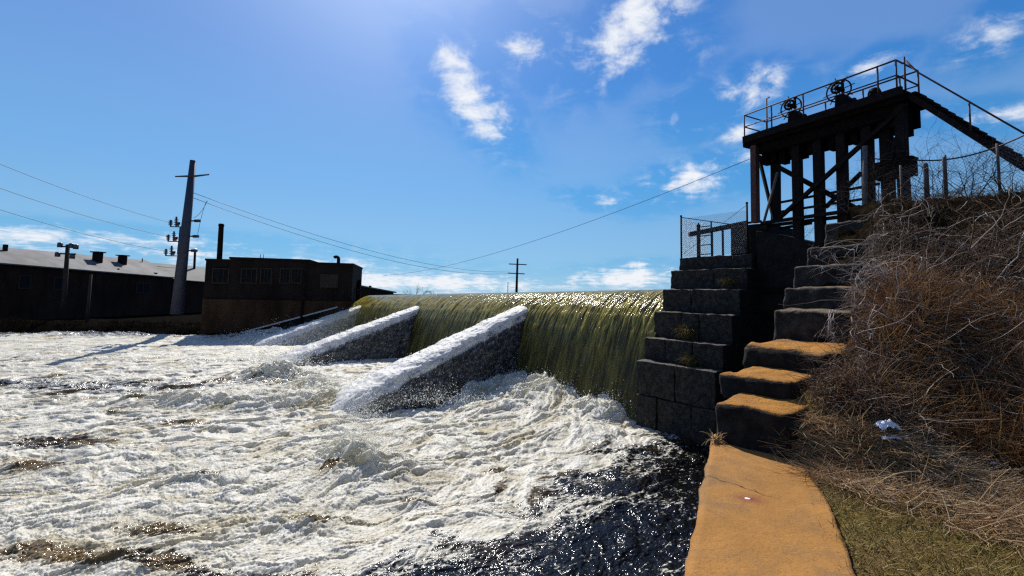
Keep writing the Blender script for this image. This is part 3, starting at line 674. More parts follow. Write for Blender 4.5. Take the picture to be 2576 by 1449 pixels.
# ------------------------------------------------------------------ path (top of the river wall)
def path_material():
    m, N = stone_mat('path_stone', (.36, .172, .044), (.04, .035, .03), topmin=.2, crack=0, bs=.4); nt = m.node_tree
    pb = [n for n in nt.nodes if n.type == 'BSDF_PRINCIPLED'][0]; src = pb.inputs['Base Color'].links[0].from_socket
    p = N.pos(); s = atz(1888, 1254, 3.4); n = N.noise(14, 5, .7, p)
    d = N.n('ShaderNodeVectorMath', {0: N.scaled(p, (1, 1.3, 1)), 1: (float(s[0]), float(s[1] * 1.3), float(s[2]))}, operation='DISTANCE').outputs['Value']
    d = N.math('ADD', d, N.math('MULTIPLY', N.math('SUBTRACT', n, .5), .22))
    col = N.mixc(N.rng(d, .0, .19, .8, 0), src, (.20, .06, .03)); col = N.mixc(N.rng(d, -.04, .035, .9, 0), col, (.05, .03, .05))
    s2 = atz(1880, 1252, 3.4)
    d2 = N.n('ShaderNodeVectorMath', {0: p, 1: tuple(map(float, s2))}, operation='DISTANCE').outputs['Value']
    col = N.mixc(N.rng(N.math('ADD', d2, N.math('MULTIPLY', N.math('SUBTRACT', n, .5), .08)), .004, .016, 1, 0), col, (.75, .7, .68))
    # crack across the slab
    a = atz(1792, 1200, 3.4); b = atz(1930, 1245, 3.4); dd = (b - a) / np.linalg.norm(b - a); nn = V(-dd[1], dd[0], 0)
    sn = N.noise(6, 5, .6, p)
    off = N.math('SUBTRACT', N.n('ShaderNodeVectorMath', {0: p, 1: tuple(map(float, nn))}, operation='DOT_PRODUCT').outputs['Value'], float(np.dot(nn, a)))
    off = N.math('ABSOLUTE', N.math('ADD', off, N.math('MULTIPLY', N.math('SUBTRACT', sn, .5), .16)))
    al = N.math('SUBTRACT', N.n('ShaderNodeVectorMath', {0: p, 1: tuple(map(float, dd))}, operation='DOT_PRODUCT').outputs['Value'], float(np.dot(dd, a)))
    ck = N.math('MULTIPLY', N.rng(off, .003, .010, 1, 0), N.rng(al, .35, .65, 1, 0))
    col = N.mixc(ck, col, (.035, .02, .012))
    nt.links.new(col, pb.inputs['Base Color']); return m
M['path'] = path_material()
def path_mesh():
    n, mcols = 150, 40
    yv = np.linspace(-2.5, 5.75, n)
    xl = np.interp(yv, [-2.5, 1.2, 2.85, 5.53, 5.75], [-.9, .45, 1.04, 2.33, 2.44]); xr = np.interp(yv, [-2.5, 1.2, 2.89, 3.9, 4.5, 5.23, 5.75], [.5, 1.5, 2.06, 2.58, 2.80, 3.08, 3.3])
    xl = xl + fbm(yv * 2.1, yv * 0 + 4, 4, 400, .6) * .035; xr = xr + fbm(yv * 2.6, yv * 0 + 9, 4, 410, .65) * .035
    # across: down the river face, over the worn edge, across the top, down under the grass
    q = np.concatenate([np.full(14, 0), np.linspace(0, 1, mcols), [1]]); zz = np.concatenate([np.linspace(-1, 3.36, 14), np.full(mcols, 3.4), [3.0]])
    X = xl[:, None] * (1 - q) + xr[:, None] * q; Y = np.repeat(yv[:, None], len(q), 1); Z = np.repeat(zz[None], n, 0).copy()
    top = (Z > 3.35)
    Z += top * (fbm(X * 1.2, Y * 1.2, 5, 420, .55) * .022)
    Z[:, 14] -= .03; Z[:, 15] -= .006
    X[:, :14] += fbm(Y[:, :14] * 1.8, Z[:, :14] * 1.8, 4, 430, .6) * .06 * (1 - .0 * Y[:, :14]) - .01
    return np_mesh('path', np.stack([X, Y, Z], -1).reshape(-1, 3), gridq(n, len(q)), M['path'])
struct(path_mesh(), 'flat sunlit orange stone path along the river wall')

# ------------------------------------------------------------------ right bank
def wall_x(y): return np.interp(y, [-6, -2.5, 1.2, 2.85, 5.53, 6.75, 7.5, 10.4, 16, 60], [-2, -.9, .45, 1.04, 2.33, 3.25, 4.2, 6.95, 12.1, 52])
def step_end(y): return np.interp(y, [4.6, 4.9, 5.42, 5.77, 6.67, 7.34, 8.06, 8.83, 9.74], [.9, .88, .98, 1.5, 1.62, 1.4, 1.3, 1.3, 1.1])
def bank_z(x, y):
    s = .68 * (x - 2.33) + .74 * (y - 5.53)
    thr = step_end(y); nearw = sstep(thr - .12, thr + .06, x - wall_x(y)) * (1 - sstep(thr + .6, thr + 1.8, x - wall_x(y)))
    ss = s - .55 + .35 * fbm(x * .5, y * .5, 3, 500)
    ris = np.interp(ss, [-9, 0, .8, 2.0, 4.0, 6.2, 7.4, 9, 40], [0, 0, .25, 1.0, 2.05, 3.25, 3.85, 4.0, 4.1])
    rough = sstep(-.2, 1.5, ss)
    ris = ris + nearw * sstep(-.15, .2, s) * (np.clip(.30 + .455 * s, 0, 4) - ris) * (s < 7.5)
    ris = ris - .06 * (1 - sstep(.75, 1.15, x - wall_x(y)))
    return 3.375 + ris + fbm(x * .9, y * .9, 4, 510, .55) * (.05 + .28 * rough) + fbm(x * 5, y * 5, 3, 520, .6) * (.008 + .05 * rough), ss
def bank():
    n1, n2 = 300, 360
    yv = np.concatenate([np.linspace(-4, 14, n1 - 30), np.linspace(14.3, 45, 30)])
    qv = np.concatenate([np.linspace(0, 1, n2 - 40) ** 1.4 * 14, np.linspace(14.4, 60, 40)])
    Y = np.repeat(yv[:, None], n2, 1); X = wall_x(Y) + .42 + qv[None, :]
    Z, ss = bank_z(X, Y)
    Z[:, 0] = -1.0; Z[:, 1] = np.minimum(Z[:, 1], Z[:, 2] - .02)
    m, nt = new_mat('bank_earth'); N = NT(nt); p = N.pos()
    sl = N.attr('slope'); n1_ = N.noise(2.2, 7, .65, p); n2_ = N.noise(22, 6, .7, p); n3 = N.noise(90, 4, .7, p)
    lawn = N.mixc(N.rng(n2_, .35, .65), (.09, .075, .02), (.28, .20, .07)); lawn = N.mixc(N.rng(n1_, .45, .65), lawn, (.20, .13, .06))
    earth = N.mixc(N.rng(n2_, .35, .65), (.012, .008, .006), (.042, .026, .016)); earth = N.mixc(N.rng(n1_, .58, .70), earth, (.10, .045, .022))
    earth = N.mixc(N.attr('upper'), earth, N.mixc(N.rng(n1_, .4, .65), (.008, .007, .005), (.03, .022, .012))); col = N.mixc(sl, lawn, earth); col = N.mixc(N.math('MULTIPLY', N.rng(n3, .58, .7, 0, .5), N.math('SUBTRACT', 1.0, sl)), col, (.24, .18, .09))
    N.out(N.princ(col, .95, Normal=N.bump(N.math('ADD', n2_, n3), .9, .04), Specular_IOR_Level=0.))
    o = np_mesh('bank', np.stack([X, Y, Z], -1).reshape(-1, 3), gridq(n1, n2), m, {'slope': sstep(-.1, 1.2, ss), 'upper': sstep(3.6, 6.0, ss)})
    struct(o, 'grassy river bank rising into a steep brushy slope')
bank()

# ---- strands: many thin tubes in one array
def tubes(paths, radii, sides=3):
    paths = np.asarray(paths, float); N_, K, _ = paths.shape; radii = np.asarray(radii, float)
    d = np.gradient(paths, axis=1); d /= np.linalg.norm(d, axis=2, keepdims=True) + 1e-9
    ref = np.where(np.abs(d[..., 2:3]) < .9, np.array([0, 0, 1.0]), np.array([1.0, 0, 0]))
    x = np.cross(d, ref); x /= np.linalg.norm(x, axis=2, keepdims=True) + 1e-9; y = np.cross(d, x)
    ang = np.arange(sides) * 2 * math.pi / sides
    v = paths[:, :, None, :] + radii[:, :, None, None] * (x[:, :, None, :] * np.cos(ang)[:, None] + y[:, :, None, :] * np.sin(ang)[:, None])
    base = (np.arange(N_) * K * sides)[:, None, None] + (np.arange(K - 1) * sides)[None, :, None]
    k = np.arange(sides)[None, None, :]; k2 = (np.arange(sides) + 1) % sides
    f = np.stack([base + k, base + k2, base + k2 + sides, base + k + sides], -1)
    return v.reshape(-1, 3), f.reshape(-1, 4)
def strand_paths(P, d0, length, bend, K=5, wig=.1, droop=0.):
    n = len(P); d = d0 / np.linalg.norm(d0, axis=1, keepdims=True); out = np.zeros((n, K, 3)); out[:, 0] = P; st = (length / (K - 1))[:, None]
    b = RNG.normal(0, 1, (n, 3)) * bend
    for k in range(1, K):
        d = d + b / K + RNG.normal(0, wig, (n, 3)); d[:, 2] -= droop / K; d /= np.linalg.norm(d, axis=1, keepdims=True)
        out[:, k] = out[:, k - 1] + d * st
    return out
def strand_mat(name, cols, rough=.85, trans=.0):
    m, nt = new_mat(name); N = NT(nt)
    r = N.n('ShaderNodeValToRGB', {0: N.attr('rnd')}); cr = r.color_ramp
    while len(cr.elements) < len(cols): cr.elements.new(.5)
    for i, c in enumerate(cols): cr.elements[i].position = i / (len(cols) - 1); cr.elements[i].color = (*c, 1)
    sh = N.princ(r.outputs[0], rough, Specular_IOR_Level=0. if 'far' in name or 'dark' in name else .2)
    if trans: sh = N.n('ShaderNodeMixShader', {0: trans, 1: sh, 2: N.n('ShaderNodeBsdfTranslucent', {'Color': r.outputs[0]}).outputs[0]}).outputs[0]
    N.out(sh); return m
M['lawn_blade'] = strand_mat('lawn_blades', [(.12, .098, .02), (.22, .165, .04), (.33, .23, .07), (.54, .42, .19), (.18, .15, .03)], trans=0.35)
M['straw'] = strand_mat('straw', [(.30, .18, .085), (.44, .29, .14), (.55, .40, .22), (.65, .53, .36), (.36, .17, .085)], trans=0.35)
M['twig'] = strand_mat('twigs', [(.045, .026, .018), (.09, .054, .035), (.14, .086, .055), (.22, .145, .095), (.42, .34, .27)], trans=0.2)
M['reed'] = strand_mat('dead_stalks', [(.19, .095, .042), (.34, .18, .075), (.48, .28, .12), (.60, .44, .24), (.23, .11, .05)], trans=0.5)
M['darkgrass'] = strand_mat('dark_grass', [(.02, .015, .01), (.04, .028, .016), (.09, .06, .03), (.03, .02, .014)])
M['darkbrush'] = strand_mat('far_brush', [(.006, .005, .005), (.010, .008, .006), (.020, .017, .008), (.008, .007, .006)])
M['palebark'] = strand_mat('pale_bark', [(.22, .19, .17), (.32, .28, .26), (.42, .38, .36)])
M['darkbark'] = strand_mat('dark_bark', [(.03, .024, .022), (.055, .042, .038), (.09, .07, .062)])
def strands(name, mat, paths, radii, sides=3):
    v, f = tubes(paths, radii, sides); n, K = paths.shape[:2]
    return np_mesh(name, v, f, mat, {'rnd': np.repeat(RNG.uniform(0, 1, n), K * sides)})
def taper(n, K, r0, r1=.3): return np.asarray(r0).reshape(-1, 1) * np.linspace(1, r1, K)[None, :]
def scatter(n, xr, yr, smin, smax, keep=None):
    out = []
    while sum(map(len, out)) < n:
        m = n * 3; y = RNG.uniform(*yr, m); x = RNG.uniform(*xr, m); z, ss = bank_z(x, y)
        ok = (x > wall_x(y) + .95 + .18 * fbm(x * 3, y * 3, 2, 600)) & (ss > smin) & (ss < smax) & (x < y * 1.3 + 1.2)
        if keep is not None: ok &= keep(x, y, ss)
        out.append(np.stack([x, y, z], -1)[ok])
    return np.concatenate(out)[:n]
# lawn
P = scatter(26000, (1.2, 7), (1.4, 6.5), -9, .5); n = len(P)
dirs = RNG.normal(0, 1, (n, 3)) * V(1, 1, .12) + V(.3, -.1, .42)
o = strands('lawn_grass', M['lawn_blade'], strand_paths(P - UP * .01, dirs, RNG.uniform(.05, .13, n), .6, 3, .2), taper(n, 3, RNG.uniform(.002, .0042, n)))
tag(o, 'short olive winter grass growing beside the stone path', 'grass', kind='stuff')
# straw lying on the flat towards the slope
def raws(x, y): return .68 * (x - 2.33) + .74 * (y - 5.53)
def kstraw(x, y, ss): return (raws(x, y) < .25 + .3 * (x > 4)) & (RNG.uniform(0, 1, len(x)) < sstep(-1.7, .0, ss + .7 * fbm(x * .9, y * .9, 3, 610)) * (1 - .7 * sstep(1.0, 2.4, ss)))
P = scatter(14000, (1.8, 7), (1.8, 7), -2.6, 1.3, kstraw); n = len(P)
dirs = RNG.normal(0, 1, (n, 3)) * V(1, .6, .10) + V(0, 0, .05)
o = strands('fallen_straw', M['straw'], strand_paths(P + UP * RNG.uniform(.005, .06, n)[:, None], dirs, RNG.uniform(.10, .45, n), .35, 5, .08, .1), taper(n, 5, RNG.uniform(.0018, .0045, n)))
tag(o, 'pale dead straw lying flat at the foot of the brushy slope', 'straw', kind='stuff')
# dead stalks, upright and drooping, on the near slope
P = scatter(17000, (2.5, 14), (2, 10), .2, 3.1, lambda x, y, ss: (x > wall_x(y) + step_end(y) + .5) & (RNG.uniform(0, 1, len(x)) < sstep(-.4, .5, (x - .66 * y) * .5 + fbm(x * .6, y * .6, 3, 620)))); n = len(P)
dirs = RNG.normal(0, .55, (n, 3)) + V(-.25, -.35, .9)
o = strands('dead_stalks', M['reed'], strand_paths(P, dirs, RNG.uniform(.25, .72, n), .7, 6, .08, .7), taper(n, 6, RNG.uniform(.0018, .004, n)))
tag(o, 'rust brown dead stalks standing thick on the slope', 'stalks', kind='stuff')
# tangled brush
def kbrush(x, y, ss):
    rs_ = raws(x, y); near_ = x - wall_x(y) < step_end(y) + 1.3; front = ~((rs_ > 1.2 + .35 * fbm(x * 1.2, y * 1.2, 3, 640)) | (near_ & (rs_ > .35)))
    stair = front | (x < wall_x(y) + step_end(y) + .12 + .15 * fbm(x * 2, y * 2, 2, 630))
    hollow = (x > .80 * y) & (ss > 2.6) & (RNG.uniform(0, 1, len(x)) > .22)
    reedy = (x > .78 * y) & (ss < 2.6) & (RNG.uniform(0, 1, len(x)) > .4)
    return ~stair & ~hollow & ~reedy & (RNG.uniform(0, 1, len(x)) < 1 - .85 * sstep(4.6, 6.0, ss)) & (RNG.uniform(0, 1, len(x)) < .35 + .9 * sstep(-.25, .25, fbm(x * .8, y * .8, 3, 631)))
P = scatter(10500, (2.9, 15), (4, 14.5), -.5, 8.5, kbrush); n = len(P); blen = np.interp(.68 * (P[:, 0] - 2.33) + .74 * (P[:, 1] - 5.53), [0, 4, 6, 8], [1, .9, .5, .35])
nearst = (1 - sstep(.2, 1.2, P[:, 0] - wall_x(P[:, 1]) - step_end(P[:, 1])))[:, None]; blen = blen * (1 - .5 * nearst[:, 0])
dirs = RNG.normal(0, .9, (n, 3)) + V(-.45, -.55, .55) * (1 - nearst) + V(.3, -.2, .3) * nearst
Pt = scatter(3000, (3, 16), (7, 15), 4.4, 9.5); nt_ = len(Pt)
o = strands('dark_grass', M['darkgrass'], strand_paths(Pt, RNG.normal(0, .45, (nt_, 3)) + V(-.1, -.2, .9), RNG.uniform(.12, .4, nt_), .8, 5, .1, .6), taper(nt_, 5, RNG.uniform(.003, .006, nt_)))
tag(o, 'dark dead grass along the top of the bank', 'grass', kind='stuff')
o = strands('brush', M['twig'], strand_paths(P + UP * RNG.uniform(0, .25, n)[:, None], dirs, RNG.uniform(.25, .95, n) * blen, 1.3, 7, .16, .5), taper(n, 7, RNG.uniform(.002, .0055, n)))
tag(o, 'tangled brown winter brush of thin twigs covering the steep slope', 'brush', kind='stuff')

P = scatter(300, (2.9, 14), (4.5, 13), .6, 6.5, kbrush); n = len(P)
o = strands('brush', M['palebark'], strand_paths(P + UP * RNG.uniform(.15, .45, n)[:, None], RNG.normal(0, .9, (n, 3)) + V(-.5, -.6, .35), RNG.uniform(.3, 1.1, n), 1.8, 9, .22, .9), taper(n, 9, RNG.uniform(.004, .008, n)))
tag(o, 'pale curling dead twigs caught in the brown brush', 'twigs', kind='stuff')
# ---- shrubs and saplings grown by forking
def grow(base, d, L, r, depth, out, fork=3, spread=.55, up=.15):
    d = np.array(d, float); d /= np.linalg.norm(d); pts = [np.array(base, float)]; K = 5
    for k in range(K - 1):
        d = d + RNG.normal(0, .13, 3) + V(0, 0, up / K); d /= np.linalg.norm(d); pts.append(pts[-1] + d * L / (K - 1))
    out.setdefault(depth, []).append((pts, np.linspace(r, r * .62, K)))
    if depth == 0: return
    for i in range(fork):
        k = RNG.integers(2, K); nd = d + RNG.normal(0, spread, 3)
        grow(pts[k] if i else pts[-1], nd, L * RNG.uniform(.5, .8), r * .55, depth - 1, out, fork, spread, up)
def shrub(name, label, cat, base, stems, L, r, depth, mat, group=None, fork=3, lean=V(0, 0, 1), spread=.55, up=.15, jit=.35):
    t = thing(name, label, cat, base, group); out = {}
    for i in range(stems): grow(np.array(base) + RNG.normal(0, .06, 3) * V(1, 1, 0) * (stems > 1), lean + RNG.normal(0, jit, 3) * V(1, 1, .3), L * RNG.uniform(.7, 1.1), r, depth, out, fork, spread, up)
    keys = sorted(out, reverse=True); tr = [e for e in out[keys[0]]]; br = [e for k in keys[1:] for e in out[k]]
    for nm, es, sd in (('trunk', tr, 6), ('branches', br, 4)):
        if not es: continue
        pa = np.array([e[0] for e in es]); ra = np.array([e[1] for e in es]); v, f = tubes(pa, ra, sd)
        np_mesh(nm, v, f, mat, {'rnd': np.repeat(RNG.uniform(0, 1, len(es)), pa.shape[1] * sd)}, parent=t)
    return t
def bank_at(x, y, Y):
    """stand on the bank at depth Y under the given line of sight"""
    p = aty(x, y, Y); z, _ = bank_z(np.array([p[0]]), np.array([p[1]])); return V(p[0], p[1], float(z[0]) - .05)
shr = 'bare shrubs on top of the bank'
for (x, Y, stems, L, dep, lab) in ((2365, 11.5, 8, 1.5, 4, 'tall bare grey shrub fanning up beyond the tower legs'), (2440, 11.0, 6, 1.3, 4, 'bare forked shrub on the bank top under the iron stair'), (2310, 12.5, 5, 1.2, 4, 'thin bare shrub close beside the tower post with black box'),
                                   (2215, 12.5, 6, 1.2, 4, 'tangled bare shrub behind the light grey post'), (2530, 10.5, 6, 1.1, 4, 'bare spreading shrub on the bank top at the frame edge'), (2000, 21.0, 5, 1.4, 4, 'small bare shrub seen low between the tower legs'), (2150, 13.5, 5, 1.3, 4, 'bare leaning shrub rooted behind the top stone step')):
    b = bank_at(x, 500, Y) if x > 2050 else aty(x, 640, Y)
    shrub('bare_shrub', lab, 'shrub', b, stems, L * .68, .011, dep, M['darkbark'], shr, lean=V(-.1, 0, 1), spread=.6)
shrub('bare_sapling', 'leaning bare sapling with thin trunk on the middle of the brushy slope', 'sapling', bank_at(2525, 935, 6.4), 1, .95, .018, 3, M['twig'], lean=V(-.35, -.1, 1), spread=.5)
shrub('bare_sapling', 'pale slim upright sapling stem rising from the rust brown stalks', 'sapling', bank_at(2425, 1025, 5.2), 1, .62, .010, 1, M['palebark'], lean=V(.12, .1, 1), fork=2, spread=.3)
shrub('fallen_branch', 'pale forked dead branch leaning down the slope at the frame edge', 'branch', bank_at(2490, 905, 6.6), 2, .75, .012, 2, M['palebark'], lean=V(.8, .2, .75), fork=2, spread=.35)
shrub('dead_vine', 'pale tangled dead vine hanging over the upper stone steps', 'vine', corners[4] + E1 * 1.15 - BK * .02 + UP * .12, 7, .55, .007, 3, M['palebark'], lean=V(-.25, -.4, .35), spread=.8, up=-.5)
shrub('dead_vine', 'white dead vine draped over the step above the tan blocks', 'vine', corners[3] + E1 * .9 - BK * .04 + UP * .03, 5, .4, .006, 3, M['palebark'], lean=V(-.4, -.4, .1), spread=.8, up=-.9)
def branch(label, pts, r, mat='palebark'):
    mb = MB(); P = [np.array(p) for p in pts]
    Q = []
    for a, b in zip(P[:-1], P[1:]):
        for k in range(4): Q.append(a + (b - a) * k / 4 + RNG.normal(0, .012, 3))
    Q.append(P[-1]); mb.tube(Q, list(np.linspace(r, r * .4, len(Q))), 5)
    o = mb.build('fallen_branch', M[mat], smooth=True); at = o.data.attributes.new('rnd', 'FLOAT', 'POINT'); at.data.foreach_set('value', np.full(len(o.data.vertices), .7, np.float32))
    tag(o, label, 'branch', 'dead branches lying at the foot of the slope'); return o
def gpt(x, y, h=.03, it=4):
    d = ray(x, y); k = np.linspace(2, 16, 1500); q = EYE[None] + d[None] / d[1] * k[:, None]
    zz, _s = bank_z(q[:, 0], q[:, 1]); i = int(np.argmax(q[:, 2] < zz)) if (q[:, 2] < zz).any() else len(k) - 1
    return V(q[i, 0], q[i, 1], float(zz[i]) + h)
branch('long pale stick lying from the path edge out across the grass', [atz(1900, 1125, 3.43), gpt(1985, 1143), gpt(2110, 1160), gpt(2230, 1175)], .008)
branch('crooked pale branch lying down the slope above the litter', [gpt(2165, 925, .12), gpt(2230, 960, .12), gpt(2260, 1000, .12), gpt(2330, 1040, .1), gpt(2420, 1070, .08)], .014)
branch('straight pale branch lying across the slope foot towards the stalks', [gpt(2300, 1103, .08), gpt(2400, 1090, .10), gpt(2490, 1068, .12), gpt(2576, 1045, .16)], .011)
branch('thin pale stick pointing from the white bag into the straw', [gpt(2260, 1102, .07), gpt(2340, 1125, .07), gpt(2420, 1145, .06)], .008)
branch('dark twig lying flat on the lawn beneath the straw', [gpt(2215, 1275, .03), gpt(2260, 1285, .03), gpt(2330, 1288, .03), gpt(2420, 1280, .03)], .008, 'darkbark')
branch('short pale stick lying on the lawn beside the dark twig', [gpt(2205, 1230, .03), gpt(2230, 1262, .03), gpt(2270, 1287, .03)], .007)
def scrap(name, label, x, y, w, h, mat, seed, hh=.05):
    n = 12; c = gpt(x, y, .05); g = np.linspace(-1, 1, n); A, B = np.meshgrid(g, g)
    Z = hh * (1 - .5 * (A ** 2 + B ** 2)) * (.6 + .8 * fbm(A * 2 + seed, B * 2, 3, seed)) + .02
    X = A * w * (1 + .3 * fbm(B * 2, A, 2, seed + 2)); Yy = B * h * (1 + .3 * fbm(A * 2, B, 2, seed + 3))
    top = np.stack([c[0] + X, c[1] + Yy, c[2] + Z], -1).reshape(-1, 3); bot = top - V(0, 0, .006)
    qd = gridq(n, n); o = np_mesh(name, np.concatenate([top, bot]), np.concatenate([qd, qd[:, ::-1] + n * n]), mat)
    tag(o, label, 'litter', 'litter in the straw')
scrap('plastic_bag', 'crumpled white plastic bag at the foot of the slope', 2232, 1098, .10, .06, M['plastic'], 700, .10)
scrap('plastic_strip', 'flat white plastic strip lying in the straw below the bag', 2240, 1122, .09, .025, M['plastic'], 710, .03)
scrap('red_wrapper', 'small torn red wrapper lying in the straw', 2236, 1133, .022, .02, M['red'], 720, .03)
scrap('paper_scrap', 'small pale scrap in the straw towards the frame edge', 2500, 1187, .03, .02, M['plastic'], 730, .03)
# tufts in the joints of the pier
def tuft(label, p, n, L, mat, d0):
    Pn = np.repeat(np.array(p)[None], n, 0) + RNG.normal(0, 1, (n, 3)) * (V(.16, .12, .05) if n > 100 else V(.03, .02, .01))
    o = strands('grass_tuft', M[mat], strand_paths(Pn, RNG.normal(0, .7, (n, 3)) + d0, RNG.uniform(.4, 1, n) * L, .8, 5, .15, .9), taper(n, 5, np.full(n, .006)))
    tag(o, label, 'tuft', 'tufts growing in the stone joints')
M['olivetuft'] = strand_mat('olive_tuft', [(.10, .08, .02), (.20, .16, .04), (.16, .10, .03), (.08, .07, .02)])
fd = DN * .5 + UP * .5
tuft('olive moss tuft high on the pier just under its top courses', onp(1838, 708, pts[4], BK) + DN * .1, 200, .35, 'olivetuft', fd)
tuft('large olive moss tuft hanging on the middle of the pier face', onp(1735, 830, pts[2], BK) + DN * .1, 420, .5, 'olivetuft', DN * .5 - UP * .1)
tuft('brownish moss tuft on the pier ledge under the large tuft', onp(1740, 905, pts[1], BK) + DN * .1, 260, .4, 'olivetuft', fd)
tuft('dry grass tuft at the joint of path and lowest step', atz(1802, 1108, 3.42), 60, .16, 'straw', UP * .8)

# ------------------------------------------------------------------ sluice gate tower
LZ = 11.55
TL = atz(1868, 352, LZ); TR = atz(2274, 224, LZ); TE = TR - TL; TLEN = np.linalg.norm(TE); TE = TE / TLEN; TN = V(-TE[1], TE[0], 0)
if TN[1] < 0: TN = -TN                                    # away from the camera
def D3(rx, ry): return 1617.5 + rx * .3718, 118.4 + ry * .3718   # enlarged crop -> measured picture
def tf(rx, ry, off=0.): x, y = D3(rx, ry); return onp(x, y, TL + TN * off, TN)
tw = thing('sluice_gate_tower', 'rusty iron sluice gate tower with railed deck, handwheels and tall dark legs', 'gate tower', V(TL[0], TL[1], 7.4))
DW = 1.5
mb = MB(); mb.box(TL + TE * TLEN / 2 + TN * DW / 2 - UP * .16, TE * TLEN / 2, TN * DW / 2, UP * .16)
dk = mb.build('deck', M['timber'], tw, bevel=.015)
mb = MB(); mb.bar(TL + TE * .1 - UP * .05 - TN * .08, TR - TE * .02 - UP * .05 - TN * .08, .14, .26); mb.build('edge_beam', M['steel'], dk)
mb = MB()
# heavy ragged beams hung under the deck
for off, h, a0, a1 in ((.35, .38, .10, .97), (1.15, .62, .03, .98)):
    mb.bar(TL + TE * TLEN * a0 + TN * off - UP * (.325 + h / 2), TL + TE * TLEN * a1 + TN * off - UP * (.325 + h / 2), .26, h)
for k in range(14):
    a = .1 + .85 * k / 13; hh = random.uniform(.6, 1.0)
    mb.bar(TL + TE * TLEN * a + TN * .75 - UP * .33, TL + TE * TLEN * a + TN * .75 - UP * (.33 + hh), .36, .22, side=TE)
mb.build('under_beam', M['timber'], tw)
def col(rx0, ry0, rx1, ry1, w, d, mat, off, zbot=None, name='column', ztop=None):
    p = tf(rx0, ry0, off); q = tf(rx1, ry1, off)
    top = V(p[0], p[1], ztop if ztop else LZ - .35); b = q.copy()
    if zbot is not None: b = V(q[0], q[1], zbot)
    m = MB(); m.box((top + b) / 2, TE * w / 2, TN * d / 2, (top - b) / 2); return m.build(name, mat, tw, bevel=.01)
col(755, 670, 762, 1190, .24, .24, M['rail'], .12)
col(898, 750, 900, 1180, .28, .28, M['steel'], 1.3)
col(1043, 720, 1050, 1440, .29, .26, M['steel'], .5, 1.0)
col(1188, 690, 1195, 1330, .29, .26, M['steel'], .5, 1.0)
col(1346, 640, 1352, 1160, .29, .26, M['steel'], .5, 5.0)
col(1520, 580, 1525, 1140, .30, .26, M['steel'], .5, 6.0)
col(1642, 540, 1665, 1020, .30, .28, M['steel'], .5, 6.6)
col(1745, 470, 1768, 1010, .26, .26, M['steel'], .3, 6.6)
mb = MB()
for a, b, w, off in (((770, 735), (1480, 1112), .16, .9), ((925, 1155), (1760, 410), .13, .2), ((1235, 1085), (1480, 850), .12, .9)):
    mb.bar(tf(*a, off), tf(*b, off), w, w)
    mb.build('diagonal_brace', M['steel'], tw); mb = MB()
for a, b, w, off, m in (((790, 765), (885, 1165), .10, .3, 'steel'), ((910, 845), (818, 1185), .07, .2, 'greypost'), ((1730, 430), (1790, 385), .08, .2, 'steel'), ((1680, 545), (1735, 470), .14, .35, 'steel'), ((1690, 760), (1715, 610), .10, .3, 'steel')):
    mb.bar(tf(*a, off), tf(*b, off), w, w); mb.build('strut', M[m], tw); mb = MB()
for a, b, w, off in (((925, 1052), (1600, 925), .08, .8), ((925, 1115), (1490, 1028), .08, .8), ((800, 1192), (1490, 1095), .12, .3), ((800, 1215), (1475, 1132), .12, .6), ((925, 1228), (1140, 1190), .1, .8), ((590, 1205), (800, 1178), .08, .3)):
    mb.bar(tf(*a, off), tf(*b, off), w, w); mb.build('cross_beam', M['steel'], tw); mb = MB()
p = tf(1712, 832, .2); mb = MB(); mb.box(p, TE * .48, TN * .2, UP * .26); mb.box(p + UP * .28, TE * .5, TN * .22, UP * .03); mb.build('control_box', M['timber'], tw, bevel=.01)
p0 = tf(1500, 670, -.35); p1 = tf(1500, 1150, -.35)
mb = MB(); mb.tube([V(p1[0], p1[1], p1[2] - .4), p0], .075, 8); mb.build('grey_pipe', M['greypost'], tw, smooth=True)
# railing
RH = 1.02
rl = MB(); posts = []
def rp(a, off, h): return TL + TE * TLEN * a + TN * off + UP * h
for off in (.04, DW - .04):
    rl.tube([rp(.012, off, RH), rp(.965, off, RH)], .028, 6); rl.tube([rp(.012, off, RH * .52), rp(.965, off, RH * .52)], .022, 6)
for a in (.012, .965):
    for h in (RH, RH * .52): rl.tube([rp(a, .04, h), rp(a, DW - .04, h)], .026, 6)
rlo = rl.build('railing', M['rail'], tw, smooth=True)
def afrac(rx, ry): return float(np.dot(tf(rx, ry, .04) - TL, TE) / TLEN)
for off in (.04, DW - .04):
    for a in (.012, afrac(870, 480), afrac(1085, 400), afrac(1340, 330), afrac(1590, 250), .965):
        if off < 1 and abs(a - afrac(1340, 330)) < .01: continue
        m_ = MB(); m_.tube([rp(a, off, 0), rp(a, off, RH)], .026, 6); m_.build('rail_post', M['rail'], rlo, smooth=True)
# mast with hook at the far corner
b = rp(.02, DW - .05, 0); mb = MB(); t_ = tf(755, 380, DW - .05); mb.tube([b, V(b[0], b[1], t_[2])], .028, 6); mb.tube([V(b[0], b[1], t_[2]), V(b[0], b[1], t_[2]) + TE * .16 + UP * .02], .02, 6)
mb.ring(V(b[0], b[1], t_[2] - .75) + TE * .12, TE, UP, .12, .012, 14, 5, -2.2, 1.6); mb.build('mast', M['rail'], tw, smooth=True)
